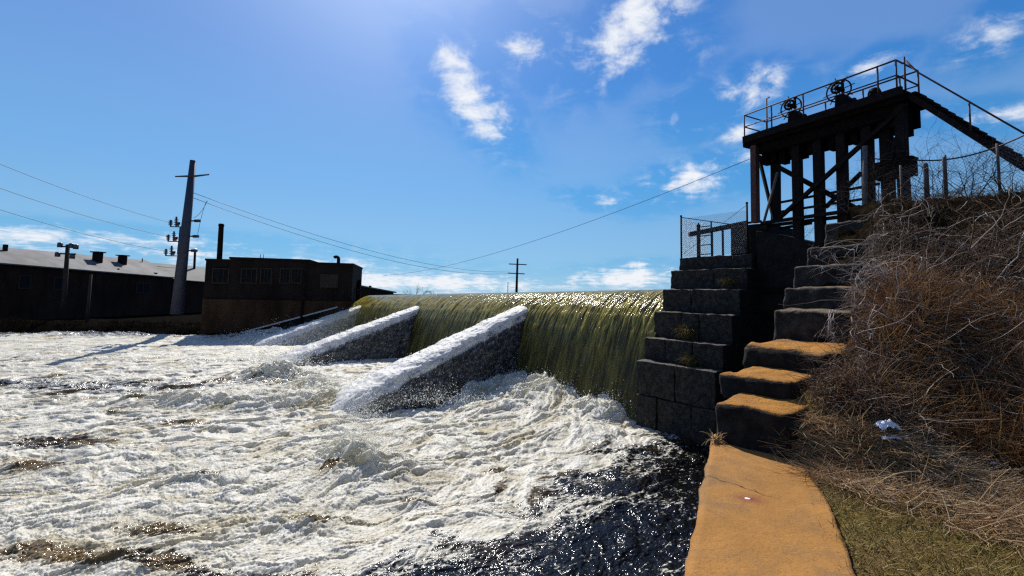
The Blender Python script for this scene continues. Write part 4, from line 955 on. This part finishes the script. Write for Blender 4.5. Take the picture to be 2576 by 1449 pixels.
# hoists with handwheels
def hoist(rx, ry, R, hx, hy, label):
    c = tf(rx, ry, .62); base = tf(hx, hy, .7); base = V(base[0], base[1], LZ)
    m = MB(); m.box(base + UP * .06, TE * .30, TN * .28, UP * .06); top = c[2] - .12
    hh = top - LZ
    m.prism([base + TE * -.26 + TN * -.2 + UP * .1, base + TE * .26 + TN * -.2 + UP * .1, base + TE * .2 + TN * -.2 + UP * hh * .7, base + TE * .02 + TN * -.2 + UP * hh, base + TE * -.2 + TN * -.2 + UP * hh * .95], TN * .4)
    m.tube([base + UP * hh * .7 - TE * .05, base + UP * (hh + .55) - TE * .05], .05, 8)
    m.tube([base + UP * hh * .5 + TE * .2, base + UP * hh * .5 + TE * .34], .14, 10)
    h = m.build('hoist', M['steel'], tw, bevel=.01); h['label'] = label
    w = MB(); ax = TE * .99 + TN * .12; ax /= np.linalg.norm(ax)
    w.ring(c - TN * .1, ax, UP, R, .026, 36, 6)
    for k in range(4):
        a = k * math.pi / 4 + .2; dv = ax * math.cos(a) + UP * math.sin(a); w.tube([c - TN * .1 - dv * (R + .12), c - TN * .1 + dv * (R + .12)], .017, 5)
    w.build('handwheel', M['steel'], h, smooth=True)
    g = MB(); g.ring(c - TN * .2 + UP * .08, ax, UP, R * .46, .04, 24, 6)
    for k in range(3):
        a = k * math.pi / 3; dv = ax * math.cos(a) + UP * math.sin(a); g.tube([c - TN * .2 + UP * .08 - dv * R * .46, c - TN * .2 + UP * .08 + dv * R * .46], .022, 5)
    g.tube([c - TN * .3 + UP * .08, c + TN * .2 + UP * .08], .06, 8); g.build('gear_wheel', M['steel'], h, smooth=True)
hoist(1012, 412, .37, 1040, 480, 'hoist with spoked handwheel nearer the deck end without stair')
hoist(1335, 300, .38, 1365, 375, 'hoist with large handwheel near the middle of the deck')
c = tf(935, 540, .4); mb = MB(); c = V(c[0], c[1], LZ + .02); mb.ring(c, TE, UP, .26, .04, 16, 6, 0, math.pi); mb.ring(c, TE, UP, .13, .03, 12, 6, 0, math.pi)
for a in (.6, 1.57, 2.5): mb.tube([c, c + (TE * math.cos(a) + UP * math.sin(a)) * .26], .025, 5)
mb.build('gear_quadrant', M['steel'], tw)
c = tf(1567, 310, .6); c = V(c[0], c[1], LZ); mb = MB(); mb.tube([c, c + UP * .42, c + UP * .55, c + UP * .60], [.2, .19, .14, .02], 12); mb.build('winch_cover', M['steel'], tw, smooth=True)
# iron stair down to the bank
s0 = TR + TN * .2 - UP * .12; s1 = onp(2640, 462, TL + TN * .2, TN)
sdv = s1 - s0; sside = np.cross(sdv, UP); sside /= np.linalg.norm(sside)
if sside[0] < 0: sside = -sside
mb = MB()
for k in (0, 1): mb.bar(s0 + sside * .7 * k, s1 + sside * .7 * k, .06, .15)
stair = mb.build('stair', M['steel'], tw)
nst = 17
for k in range(nst):
    c = s0 + sdv * ((k + .5) / nst) + sside * .35 + UP * .10; hd = V(sdv[0], sdv[1], 0); hd /= np.linalg.norm(hd)
    mb = MB(); mb.box(c, sside * .36, hd * .13, UP * .02); mb.build('tread', M['steel'], stair)
mb = MB(); h0 = rp(1.0, .2, .95); h1 = s1 + UP * .95
mb.tube([rp(1., .1, -.1), rp(1., .1, 1.05)], .028, 6); mb.tube([h0, s0 + sdv * .1 + UP * .92, h1], .026, 6)
for k in (.5,): mb.tube([s0 + sdv * k, s0 + sdv * (k) + UP * .92 + hd * .0], .022, 6)
mb.build('handrail', M['rail'], stair, smooth=True)

# ------------------------------------------------------------------ fence, beam and ladder on the pier
def chain_mesh(a, b, h, pitch=.085, r=.0035, slant=0):
    """diamond wire between ground points a and b"""
    a, b = np.array(a), np.array(b); L = np.linalg.norm(b - a); d = (b - a) / L; pa = []
    n = int((L + h) / pitch)
    for sgn in (1, -1):
        for k in range(n + 1):
            x0 = k * pitch - (h if sgn > 0 else 0); x1 = x0 + h * sgn if sgn > 0 else x0 - h
            z0, z1 = 0, h
            if x0 < 0: z0 = -x0; x0 = 0
            if x1 > L: z1 -= (x1 - L); x1 = L
            if x1 < 0: z1 = h + x1; x1 = 0
            if x0 > L: z0 = x0 - L; x0 = L
            if z1 - z0 > .02: pa.append([a + d * x0 + UP * z0, a + d * x1 + UP * z1])
    return np.array(pa)
ft = thing('chain_link_fence', 'small chain link fence on top of the stone pier', 'fence', TOPC)
fa = onp(1714, 640, TOPC + BK * .1, BK); fb = onp(1881, 628, TOPC + BK * .1, BK)
fat = onp(1714, 545, TOPC + BK * .1, BK); fbt = onp(1881, 512, TOPC + BK * .1, BK)
fa[2] = fb[2] = PIER_TOP
for p, q in ((fa, fat), (fb, fbt)):
    mb = MB(); mb.tube([p - UP * .02, V(p[0], p[1], q[2])], .04, 8); mb.tube([V(p[0], p[1], q[2]), V(p[0], p[1], q[2] + .06)], .05, 8); mb.build('fence_post', M['steel'], ft, smooth=True)
pa = chain_mesh(fa + UP * .03, fb + UP * .03, fat[2] - PIER_TOP - .12); v, f = tubes(pa, np.full(pa.shape[:2], .0045), 3); np_mesh('wire_mesh', v, f, M['galv'], parent=ft)
fc = fa + BK * 2.2; pa = chain_mesh(fa + UP * .03, fc + UP * .03, fat[2] - PIER_TOP - .12); v, f = tubes(pa, np.full(pa.shape[:2], .0045), 3); np_mesh('wire_mesh', v, f, M['galv'], parent=ft)
mb = MB(); mb.tube([V(fa[0], fa[1], fat[2] - .03), V(*onp(1935, 578, TOPC + BK * 1.0, BK))], .02, 6)
mb.tube([V(fa[0], fa[1], PIER_TOP + .1), V(fb[0], fb[1], fbt[2] - .05)], .008, 5); mb.build('brace_rail', M['steel'], ft, smooth=True)
q0 = onp(1733, 590, TOPC + BK * .9, BK); q1 = onp(1880, 561, TOPC + BK * .9, BK); mb = MB(); mb.bar(q0, q1, .16, .2)
bm = mb.build('timber_beam', M['timber'], None, bevel=.012)
pa_ = onp(1757, 560, TOPC + BK * 1.1, BK)
for (x, w) in ((1757, .12), (1791, .07), (1818, .07)):
    t_ = onp(x, 565 if x < 1770 else 580, TOPC + BK * .98, BK); mb = MB(); mb.box(V(t_[0], t_[1], (t_[2] + PIER_TOP) / 2), E1 * w / 2, BK * w / 2, UP * (t_[2] - PIER_TOP) / 2); mb.build('beam_post', M['timber'], bm)
tag(bm, 'dark timber beam on posts behind the chain link fence', 'beam frame')
mb = MB(); l0 = onp(1758, 636, TOPC + BK * 1.3, BK); l1 = onp(1790, 636, TOPC + BK * 1.3, BK); l0[2] = l1[2] = PIER_TOP; lh = onp(1758, 560, TOPC + BK * 1.3, BK)[2] - PIER_TOP
mb.bar(l0, l0 + UP * lh, .05); mb.bar(l1, l1 + UP * lh, .05)
ld = mb.build('ladder', M['steel'])
for k in range(4): mb = MB(); mb.bar(l0 + UP * lh * (k + .5) / 4, l1 + UP * lh * (k + .5) / 4, .04); mb.build('rung', M['steel'], ld)
tag(ld, 'short dark ladder frame behind the chain link fence', 'ladder')
# fence on top of the bank
g0 = bank_at(2270, 520, 13.2); g1 = bank_at(2680, 480, 10.2)
bf = thing('chain_link_fence', 'faint chain link fence along the bank top behind the bare shrubs', 'fence', g0)
pa = chain_mesh(g0 + UP * .05, V(g1[0], g1[1], g0[2]) + UP * .05, 1.5, .09); v, f = tubes(pa, np.full(pa.shape[:2], .003), 3); np_mesh('wire_mesh', v, f, M['galv'], parent=bf)
for k in (0., .33, .66, 1.): p = g0 + (V(g1[0], g1[1], g0[2]) - g0) * k; mb = MB(); mb.tube([p - UP * .2, p + UP * 1.62], .03, 6); mb.build('fence_post', M['greypost'], bf, smooth=True)
# weathered stump posts on the bank
for (x, y0, Y, w, lab) in ((2328, 410, 11.9, .06, 'short grey weathered post with rounded top on the bank'), (2375, 395, 11.6, .045, 'dark weathered post among the bare shrubs on the bank')):
    t_ = aty(x, y0, Y); b = bank_at(x, 500, Y); mb = MB(); mb.tube([V(t_[0], t_[1], b[2] - .1), V(t_[0], t_[1], t_[2] - .25), V(t_[0], t_[1], t_[2] - .2), V(t_[0], t_[1], t_[2] - .05), V(t_[0], t_[1], t_[2])], [w, w * .95, w * 1.0, w * .95, w * .6], 9)
    tag(mb.build('wooden_post', M['greypost'], smooth=True), lab, 'post')

# ------------------------------------------------------------------ cables
def sag(a, b, s, n=24): return [np.array(a) + (np.array(b) - np.array(a)) * k / n - UP * s * 4 * (k / n) * (1 - k / n) for k in range(n + 1)]
def cable(label, a, b, s, r, mat='cable', name='cable', group=None):
    mb = MB(); mb.tube(sag(a, b, s), r, 5); tag(mb.build(name, M[mat], smooth=True), label, 'cable', group)
ca = tf(728, 755, .1); cb_ = aty(968, 693, 52.0)
cable('long reddish cable running down from the gate tower across the river', ca, cb_, .95, .012, 'redcable')
k0 = tf(1780, 757, .1); k1 = aty(2640, 306, 10.5)
cable('thick black cable sagging from the tower leg towards the frame edge', k0, k1, .35, .022)
cable('black cable linking the two tower legs to the shrubs', tf(1560, 755, .1), k0, .03, .02)

# ------------------------------------------------------------------ far bank
def far_bank():
    nx, ny = 160, 90
    xv = np.concatenate([np.linspace(-260, -90, 20), np.linspace(-89, 60, nx - 20)]); yv = np.concatenate([np.linspace(50.5, 75, 60), np.linspace(77, 900, ny - 60)])
    X, Y = np.meshgrid(xv, yv, indexing='ij')
    edge = 50.4 + fbm(X * .15, X * 0, 3, 800) * .8
    d = Y - edge
    Z = -1.2 + np.interp(d, [-2, 0, 1, 3, 6, 9, 20, 1000], [0, .9, 1.6, 2.1, 1.9, 1.4, 1.1, 1.1]) + fbm(X * .5, Y * .5, 4, 810) * .4 * sstep(0, 3, d)
    # keep the ground below the pool beside and behind the dam
    pool = sstep(-26, -18, X - (Y - 52) * -0.35)
    Z = Z - pool * 9
    struct(np_mesh('ground', np.stack([X, Y, Z], -1).reshape(-1, 3), gridq(nx, ny), simple('far_bank_earth', (.005, .0045, .004), (.010, .009, .007), .6, .95, .6, .15)), 'dark far river bank under the mill buildings')
far_bank()
mb = MB(); mb.add([(-3000, -800, -3), (3000, -800, -3), (3000, 3500, -3), (-3000, 3500, -3)], [(0, 1, 2, 3)]); struct(mb.build('terrain', simple('river_bed', (.03, .028, .022), (.06, .05, .04), .1, .95)), 'ground out to the horizon')
# low brush on the far bank
n = 5000; X = RNG.uniform(-75, -33, n); Y = 51.2 + RNG.exponential(2.2, n); Y = np.minimum(Y, 60); Zb = -1.2 + np.interp(Y - 50.4, [-2, 0, 1, 3, 6, 9, 20], [0, .9, 1.6, 2.1, 1.9, 1.4, 1.1])
P = np.stack([X, Y, Zb], -1)
o = strands('brush', M['darkbrush'], strand_paths(P, RNG.normal(0, .6, (n, 3)) + V(0, -.2, .8), RNG.uniform(.2, .7, n) * (.6 + .8 * (fbm(X * .25, Y * .25, 3, 820) > .0)), .8, 5, .15, .4), taper(n, 5, np.full(n, .022)))
tag(o, 'dark brush along the foot of the far bank below the mill', 'brush', kind='stuff')

# ---- powerhouse at the far dam end
PW0 = aty(512, 760, 51.2); PW1 = aty(886, 760, 54.2); PW0[2] = PW1[2] = 0
PE = PW1 - PW0; PL = np.linalg.norm(PE); PE /= PL; PN = V(-PE[1], PE[0], 0)
def pf(x, y, off=0.): return onp(x, y, PW0 + PN * off, PN)
def pa_of(x, y): return float(np.dot(pf(x, y) - PW0, PE))
ph = thing('powerhouse', 'dark brick powerhouse with stepped flat roofline at the far end of the dam', 'building', PW0)
ztop = lambda x, y: pf(x, y)[2]
secs = [(512, 574, 655), (574, 775, 651), (775, 886, 664)]
for i, (x0, x1, y) in enumerate(secs):
    a0, a1 = pa_of(x0, 720), pa_of(x1, 720); z = ztop(x0, y)
    fo = (.15, 0, -.1)[i]
    p = PW0 + PE * a0 + PN * fo; q = PW0 + PE * a1 + PN * fo
    mb = MB(); mb.prism([p + UP * 3.9, q + UP * 3.9, q + UP * z, p + UP * z], PN * (9 + i * .05)); mb.build('wall', M['brick2'], ph)
    mb = MB(); mb.prism([p - PN * .14 - PE * .06 + UP * z, q - PN * .14 + PE * .06 + UP * z, q - PN * .14 + PE * .06 + UP * (z + .22), p - PN * .14 - PE * .06 + UP * (z + .22)], PN * 9.4); mb.build('parapet', M['steel'], ph)
mb = MB(); mb.prism([PW0 - PN * .25 - UP * 1, PW1 + PE * .3 - PN * .25 - UP * 1, PW1 + PE * .3 - PN * .25 + UP * 3.92, PW0 - PN * .25 + UP * 3.92], PN * 9); mb.build('river_wall', M['rivwall'], ph)
def opening(x0, x1, y0, y1, kind, fo):
    a0, a1 = pa_of(x0, 710), pa_of(x1, 710); z1, z0 = ztop((x0 + x1) / 2, y0), ztop((x0 + x1) / 2, y1)
    c = PW0 + PE * (a0 + a1) / 2 + UP * (z0 + z1) / 2 + PN * (fo - .02); w = abs(a1 - a0) / 2; h = (z1 - z0) / 2
    if kind == 'w':
        m = MB()
        for s in (-1, 1): m.box(c + PE * s * w, PE * .06, PN * .05, UP * (h + .06)); m.box(c + UP * s * h, PE * (w - .06), PN * .05, UP * .06)
        for k in (-.33, .33): m.box(c + PE * w * k, PE * .025, PN * .04, UP * (h - .06))
        f_ = m.build('window', M['board'], ph); m = MB(); m.box(c + PN * .02, PE * (w - .05), PN * .02, UP * (h - .05)); m.build('pane', M['glass'], f_)
    else:
        m = MB(); m.box(c, PE * w, PN * .04, UP * h); m.build('boarded_opening', M['board'], ph)
for x0, x1 in ((534, 574), (606, 645), (655, 682), (704, 728), (733, 757)): opening(x0, x1, 676, 712, 'w', (.15 if x1 < 570 else 0))
opening(806, 851, 690, 724, 'b', -.1)
x = pa_of(765, 720); mb = MB(); mb.tube([PW0 + PE * x - PN * .4 + UP * .5, PW0 + PE * x - PN * .4 + UP * 7.2], .14, 8); mb.build('drain_pipe', M['steel'], ph, smooth=True)
c = PW0 + PE * pa_of(842, 700) + PN * 2; zt_ = ztop(837, 664) + .2; mb = MB()
mb.tube([c + UP * zt_, c + UP * (zt_ + .5)] + [c - PE * .28 + UP * (zt_ + .5) + (PE * math.cos(a) + UP * math.sin(a)) * .28 for a in np.linspace(0, 2.6, 8)], .19, 10); mb.build('vent_pipe', M['steel'], ph, smooth=True)
c = PW0 + PE * pa_of(554, 700) + PN * 3.5; t_ = onp(557, 563, c, PN); b_ = onp(552, 660, c, PN); mb = MB(); mb.tube([V(b_[0], b_[1], 6), V(t_[0], t_[1], t_[2] - .25), V(t_[0], t_[1], t_[2])], [.30, .27, .27], 12); mb.tube([V(t_[0], t_[1], t_[2] - .3), V(t_[0], t_[1], t_[2] - .1)], .31, 12)
mb.build('chimney', M['steel'], ph, smooth=True)
for x in (629, 637):
    c = PW0 + PE * pa_of(x, 700) + PN * 3; mb = MB(); mb.tube([c + UP * (ztop(x, 651)), c + UP * (ztop(x, 640) + .25)], .035, 6); mb.build('roof_pipe', M['galv'], ph, smooth=True)

# ---- long mill with pale roof, receding up the far bank
FW0 = aty(-170, 760, 57.0); FW1 = aty(430, 735, 92.0); FW0[2] = FW1[2] = 0
FE = FW1 - FW0; FL = np.linalg.norm(FE); FE /= FL; FN = V(-FE[1], FE[0], 0); FN = FN if np.dot(FN, V(-1, .4, 0)) > 0 else -FN
def ff(x, y, off=0.): return onp(x, y, FW0 + FN * off, FN)
ze0 = ff(0, 665)[2]; ze1 = ff(410, 698)[2]
def fa_of(x): return float(np.dot(ff(x, 740) - FW0, FE))
a_0, a_1 = fa_of(0), fa_of(410)
zeave = lambda a: ze0 + (ze1 - ze0) * (a - a_0) / (a_1 - a_0)
RW = 6.0; zr0 = ff(0, 625, RW)[2]; a_r0 = float(np.dot(ff(0, 625, RW) - FW0, FE)); zr1 = ff(430, 663, RW)[2]; a_r1 = float(np.dot(ff(430, 663, RW) - FW0, FE))
zridge = lambda a: zr0 + (zr1 - zr0) * (a - a_r0) / (a_r1 - a_r0)
mill = thing('long_mill', 'long low brick mill with pale patchy sloping roof on the far bank', 'building', FW0)
def fp(a, off, z): return FW0 + FE * a + FN * off + UP * z
mb = MB(); L_ = FL
mb.add([fp(0, 0, 0), fp(L_, 0, 0), fp(L_, 0, zeave(L_)), fp(0, 0, zeave(0)), fp(0, 2 * RW, 0), fp(L_, 2 * RW, 0), fp(L_, 2 * RW, zeave(L_)), fp(0, 2 * RW, zeave(0)), fp(0, RW, zridge(0) - .1), fp(L_, RW, zridge(L_) - .1)],
       [(0, 1, 2, 3), (4, 7, 6, 5), (0, 3, 8, 7, 4), (1, 5, 6, 9, 2), (2, 9, 8, 3), (6, 7, 8, 9)])
mb.build('wall', M['brick'], mill)
mb = MB()
for o_, sgn in ((0, 1), (2 * RW, -1)):
    e0, e1, r0_, r1_ = fp(-.3, o_ - sgn * .4, zeave(0) + .02), fp(L_ + .2, o_ - sgn * .4, zeave(L_) + .02), fp(-.3, RW, zridge(0) + .04), fp(L_ + .2, RW, zridge(L_) + .04)
    mb.add([e0, e1, r1_, r0_] + [q + UP * .18 for q in (e0, e1, r1_, r0_)], [(3, 2, 1, 0), (4, 5, 6, 7), (0, 1, 5, 4), (2, 3, 7, 6), (1, 2, 6, 5), (3, 0, 4, 7)])
rf = mb.build('roof', M['roof'], mill)
for (x, off, w, h) in ((245, 3.2, 1.0, 1.9), (308, 3.4, .95, 1.7), (358, 5.0, .12, 1.0), (10, 4.5, .4, 1.2), (300, .8, .2, .6), (393, .6, .5, .5)):
    a = float(np.dot(ff(x, 655, off) - FW0, FE)); zz = zeave(a) + (zridge(a) - zeave(a)) * off / RW
    mb = MB(); mb.box(fp(a, off, zz + h / 2 - .3), FE * w / 2, FN * w / 2, UP * (h / 2 + .3))
    if w > .5: mb.box(fp(a, off, zz + h + .12), FE * (w / 2 + .25), FN * (w / 2 + .25), UP * .09)
    mb.build('roof_stack', M['steel'], rf)
for x in (58, 145, 450 * .37 + 200, 60 * 5 + 50):
    a = fa_of(x); zc_ = zeave(a) - 2.2; m = MB()
    if a > FL - 2: continue
    c = fp(a, -.03, zc_)
    for s in (-1, 1): m.box(c + FE * s * .7, FE * .07, FN * .05, UP * .97); m.box(c + UP * s * .9, FE * .63, FN * .05, UP * .07)
    f_ = m.build('window', M['board'], mill); m = MB(); m.box(c + FN * .02, FE * .62, FN * .02, UP * .82); m.build('pane', M['glass'], f_)
# ---- lower grey roofed end of the mill row
shd = thing('low_shed', 'low grey roofed shed between the long mill and the powerhouse', 'building', fp(FL, 0, 0) * V(1, 1, 0))
def seg(L0, L1, dz, par, wm_, rm):
    mb = MB()
    mb.add([fp(L0, .1, 0), fp(L1, .1, 0), fp(L1, .1, zeave(L1) + dz), fp(L0, .1, zeave(L0) + dz), fp(L0, 2 * RW, 0), fp(L1, 2 * RW, 0), fp(L1, 2 * RW, zeave(L1) + dz), fp(L0, 2 * RW, zeave(L0) + dz), fp(L0, RW, zridge(L0) + dz - .1), fp(L1, RW, zridge(L1) + dz - .1)],
           [(0, 1, 2, 3), (4, 7, 6, 5), (0, 3, 8, 7, 4), (1, 5, 6, 9, 2), (2, 9, 8, 3), (6, 7, 8, 9)])
    mb.build('wall', wm_, par); mb = MB()
    for o_, sgn in ((0, 1), (2 * RW, -1)):
        e0, e1, r0_, r1_ = fp(L0, o_ - sgn * .3, zeave(L0) + dz + .02), fp(L1, o_ - sgn * .3, zeave(L1) + dz + .02), fp(L0, RW, zridge(L0) + dz + .04), fp(L1, RW, zridge(L1) + dz + .04)
        mb.add([e0, e1, r1_, r0_] + [q + UP * .15 for q in (e0, e1, r1_, r0_)], [(3, 2, 1, 0), (4, 5, 6, 7), (0, 1, 5, 4), (2, 3, 7, 6), (1, 2, 6, 5), (3, 0, 4, 7)])
    return mb.build('roof', rm, par)
rs = seg(FL + .35, FL + 26, -.35, shd, M['brick'], M['roof2'])
mb = MB()
for k in (1, 2, 3): f_ = k / 4; mb.bar(fp(FL + .4, RW * f_, zeave(FL) + (zridge(FL) - zeave(FL)) * f_ - .35 + .24), fp(FL + 25.9, RW * f_, zeave(FL + 26) + (zridge(FL + 26) - zeave(FL + 26)) * f_ - .35 + .24), .12, .05)
mb.build('roof_seam', M['steel'], rs)
def sf(x, y, off=0.): return onp(x, y, FW0 + FN * off, FN)
c = sf(489, 670, 5.0); t_ = sf(491, 628, 5.0); mb = MB(); mb.tube([V(c[0], c[1], c[2] - .6), t_], .24, 10); st_ = mb.build('vent_stack', M['steel'], shd, smooth=True)
mb = MB(); mb.tube([t_, t_ + UP * .06, t_ + UP * .35], [.5, .5, .04], 12); mb.build('cap', simple('white_cap', (.7, .7, .72), (.8, .8, .82), 3, .5), st_)
# ---- small shed and post beyond the dam end
q0 = aty(911, 742, 66.0); q1 = aty(990, 742, 70.0); e = q1 - q0; e[2] = 0; L_ = np.linalg.norm(e); e /= L_; nn = V(-e[1], e[0], 0); b = V(q0[0], q0[1], 3.5)
zz0 = onp(911, 722, b, nn)[2]; zz1 = onp(990, 736, b, nn)[2]
hut = thing('small_hut', 'small dark hut with slanting roof beyond the far dam end', 'building', b)
mb = MB(); mb.prism([b, b + e * L_, V(*(b + e * L_)[:2], zz1), V(*b[:2], zz0)], nn * 4); mb.build('wall', M['dark_conc'], hut)
mb = MB(); mb.prism([V(*(b - e * .3)[:2], zz0 + .06) - nn * .3, V(*(b + e * (L_ + .3))[:2], zz1 - .05) - nn * .3, V(*(b + e * (L_ + .3))[:2], zz1 + .12) - nn * .3, V(*(b - e * .3)[:2], zz0 + .23) - nn * .3], nn * 4.6); rr_ = mb.build('roof', M['roof2'], hut)
c = b + e * L_ * .48 + nn * 2 + UP * ((zz0 + zz1) / 2 - 3.5); mb = MB(); mb.tube([c, c + UP * .6], .2, 8); mb.build('chimney', M['steel'], rr_)
t_ = aty(900, 702, 58.); bb = aty(896, 745, 58.); mb = MB(); mb.prism([V(bb[0] - .3, 58, 2), V(bb[0] + .35, 58, 2), V(t_[0] + .22, 58, t_[2]), V(t_[0] - .05, 58, t_[2] - .25)], V(0, .5, 0)); tag(mb.build('timber_post', M['timber']), 'stout dark slanted post beside the powerhouse end wall', 'post')
g = thing('dam_railing', 'short dark railing at the far end of the dam crest', 'railing', aty(884, 745, 56.))
for x in (884, 891, 906):
    t_ = aty(x, 726, 56.); mb = MB(); mb.bar(V(t_[0], t_[1], 3), t_, .1); mb.build('post', M['steel'], g)
mb = MB(); mb.bar(aty(882, 728, 56.), aty(908, 731, 56.), .09); mb.bar(aty(882, 737, 56.), aty(908, 739, 56.), .09); mb.build('rail', M['steel'], g)

# ------------------------------------------------------------------ poles and lines
def pl3(x, y, Y): return aty(x, y, Y)
YP = 50.9
mp = thing('utility_pole', 'tall tapered steel power pole with arms and insulators before the mill', 'utility pole', aty(447, 790, YP))
b = aty(446, 775, YP); t_ = aty(486, 404, YP); mb = MB(); mb.tube([b + (b - t_) * .04, b + (t_ - b) * .5, t_], [.62, .47, .31], 16); mb.build('pole_shaft', M['pole'], mp, smooth=True)
def px(x, y, dy=0): return aty(x, y, YP + dy)
mb = MB(); mb.tube([px(482, 443, -.3), px(441, 444, -.3)], [.12, .07], 6); mb.build('cross_arm', M['pole'], mp)
mb = MB(); mb.tube([px(483, 444, -.3), px(526, 439, -.3)], [.12, .07], 6); mb.build('cross_arm', M['pole'], mp)
for (x, y) in ((492, 555), (488, 594), (484, 630)):
    mb = MB(); mb.tube([px(x - 18, y + 1), px(x + 8, y)], .09, 6)
    for k in range(5): mb.tube([px(x - 2 + k * 3, y + .5), px(x - 1 + k * 3, y + .5)], .17, 8)
    mb.build('line_post', M['insul'], mp)
for (x, y) in ((428, 567), (422, 604), (416, 640)):
    mb = MB(); mb.bar(px(x, y + 3), px(x + 30, y + 4), .10)
    mb.build('bracket', M['insul'], mp)
    for dx_, h in ((1, 14), (15, 22), (20, 8)):
        m_ = MB(); a = px(x + dx_, y + 2); m_.tube([a, px(x + dx_ + 1, y - h)], .09, 6)
        for k in range(4): m_.tube([px(x + dx_ + .2 * k, y - 2 - k * h / 5), px(x + dx_ + .2 * k, y - 3 - k * h / 5)], .2, 8)
        m_.build('insulator', M['insul'], mp)
mb = MB(); mb.bar(px(447, 640), px(454, 570), .12); mb.build('conduit', M['pole'], mp)
lg = 'power lines crossing the sky'
for (x, y0, x1, y1, s, lab) in ((-60, 388, 428, 560, .35, 'uppermost of the thin power lines coming to the steel pole'), (-60, 452, 422, 595, .35, 'middle thin power line coming to the steel pole'), (-60, 508, 416, 632, .35, 'lowest of the thin power lines coming to the steel pole')):
    cable(lab, aty(x, y0, 38.), px(x1, y1), s, .022, 'cable', 'power_line', lg)
fpx = lambda x, y: aty(x, y, 120.)
cable('upper power line from the steel pole to the far pole', px(486, 485), fpx(1283, 684), 2.4, .03, 'cable', 'power_line', lg)
cable('lower power line from the steel pole to the far pole', px(484, 497), fpx(1282, 688), 2.7, .03, 'cable', 'power_line', lg)
cable('slack jumper wire looping down beside the steel pole', px(520, 505), px(497, 590), -.5, .02, 'cable', 'jumper_wire', lg)
cable('short jumper wire between upper line and steel pole', px(522, 505), px(486, 548), .4, .02, 'cable', 'jumper_wire', lg)
# far pole
fpz = thing('utility_pole', 'distant dark power pole with two cross arms standing beyond the crest', 'utility pole', fpx(1299, 745))
mb = MB(); mb.tube([fpx(1299, 745), fpx(1302, 650)], [.34, .24], 8); mb.build('pole_shaft', M['wood_pole'], fpz, smooth=True)
for y, x0, x1 in ((665, 1280, 1325), (688, 1278, 1320)): mb = MB(); mb.bar(fpx(x0, y - 1), fpx(x1, y + 1), .24); mb.build('cross_arm', M['wood_pole'], fpz)
mb = MB(); mb.tube([aty(1277, 745, 160.), aty(1278, 709, 160.)], .12, 6); tag(mb.build('thin_mast', M['steel']), 'very thin mast beside the distant power pole', 'mast')
# small pole with transformers
tp = thing('transformer_pole', 'short wooden pole carrying transformers in front of the mill roof', 'utility pole', aty(158, 775, 56.))
b = aty(159, 778, 56.); t_ = aty(171, 615, 56.); mb = MB(); mb.tube([b, t_], [.26, .2], 8); mb.build('pole_shaft', M['wood_pole'], tp, smooth=True)
ax = lambda x, y: aty(x, y, 55.7)
for y, x0, x1 in ((620, 146, 196), (638, 142, 190)): mb = MB(); mb.bar(ax(x0, y), ax(x1, y + 1), .16); mb.build('cross_arm', M['wood_pole'], tp)
for (x, y) in ((151, 616), (179, 618), (191, 621), (145, 640), (182, 645)): c = ax(x, y); mb = MB(); mb.tube([c - UP * .28, c + UP * .22, c + UP * .3], [.26, .26, .1], 10); mb.build('transformer', M['insul'], tp, smooth=True)
sp_ = aty(229, 690, 54.); mb = MB(); mb.tube([V(sp_[0], 54, .5), V(*sp_)], [.16, .13], 8); tag(mb.build('wooden_post', M['wood_pole'], smooth=True), 'thin dark post standing before the mill wall', 'post')
# far trees beyond the pool
for (x, L, lab) in ((1030, 1.6, 'low bare tree nearest the hut on the far skyline'), (1045, 2.4, 'tallest bare tree on the far skyline left of the pole'), (1062, 1.8, 'bare tree just right of the tallest on the skyline'), (1090, 1.3, 'small bare tree farthest from the hut on the skyline')):
    shrub('bare_tree', lab, 'tree', aty(x, 738, 130.) - UP * 1.2, 2, L * .8, .06, 4, M['darkbark'], 'bare trees on the far skyline', spread=.5)

# ------------------------------------------------------------------ mist hanging at the foot of the water: very fine droplets
def mist(label, c, ax, n, size):
    g = RNG.normal(0, .42, (n, 3)); P_ = np.array(c) + DN * (g[:, :1] * ax[0]) + U * (g[:, 1:2] * ax[1]) + UP * (np.abs(g[:, 2:3]) * ax[2] * 1.4 + .1)
    rl_ = size * RNG.lognormal(0, .4, n); tet = np.array([[1, 1, 1], [1, -1, -1], [-1, 1, -1], [-1, -1, 1]], float)
    v = P_[:, None, :] + rl_[:, None, None] * tet[None] * RNG.uniform(.5, 1, (n, 4, 1)); f = np.array([[0, 1, 2], [0, 3, 1], [0, 2, 3], [1, 3, 2]])[None] + (np.arange(n) * 4)[:, None, None]
    tag(np_mesh('mist', v.reshape(-1, 3), f.reshape(-1, 3), M['spray'], smooth=False), label, 'mist', kind='stuff')
mist('thin mist under the falling sheet beside the nearest buttress', dam(6.0, 3.8, .2), (2.0, 5.0, .8), 6000, .003)
mist('mist at the lower end of the nearest buttress', dam(9.0, 11.0, .2), (3.0, 2.0, .9), 9000, .003)
mist('mist at the lower end of the middle buttress', dam(24, 12.5, .2), (3.5, 3.0, 1.2), 6000, .005)
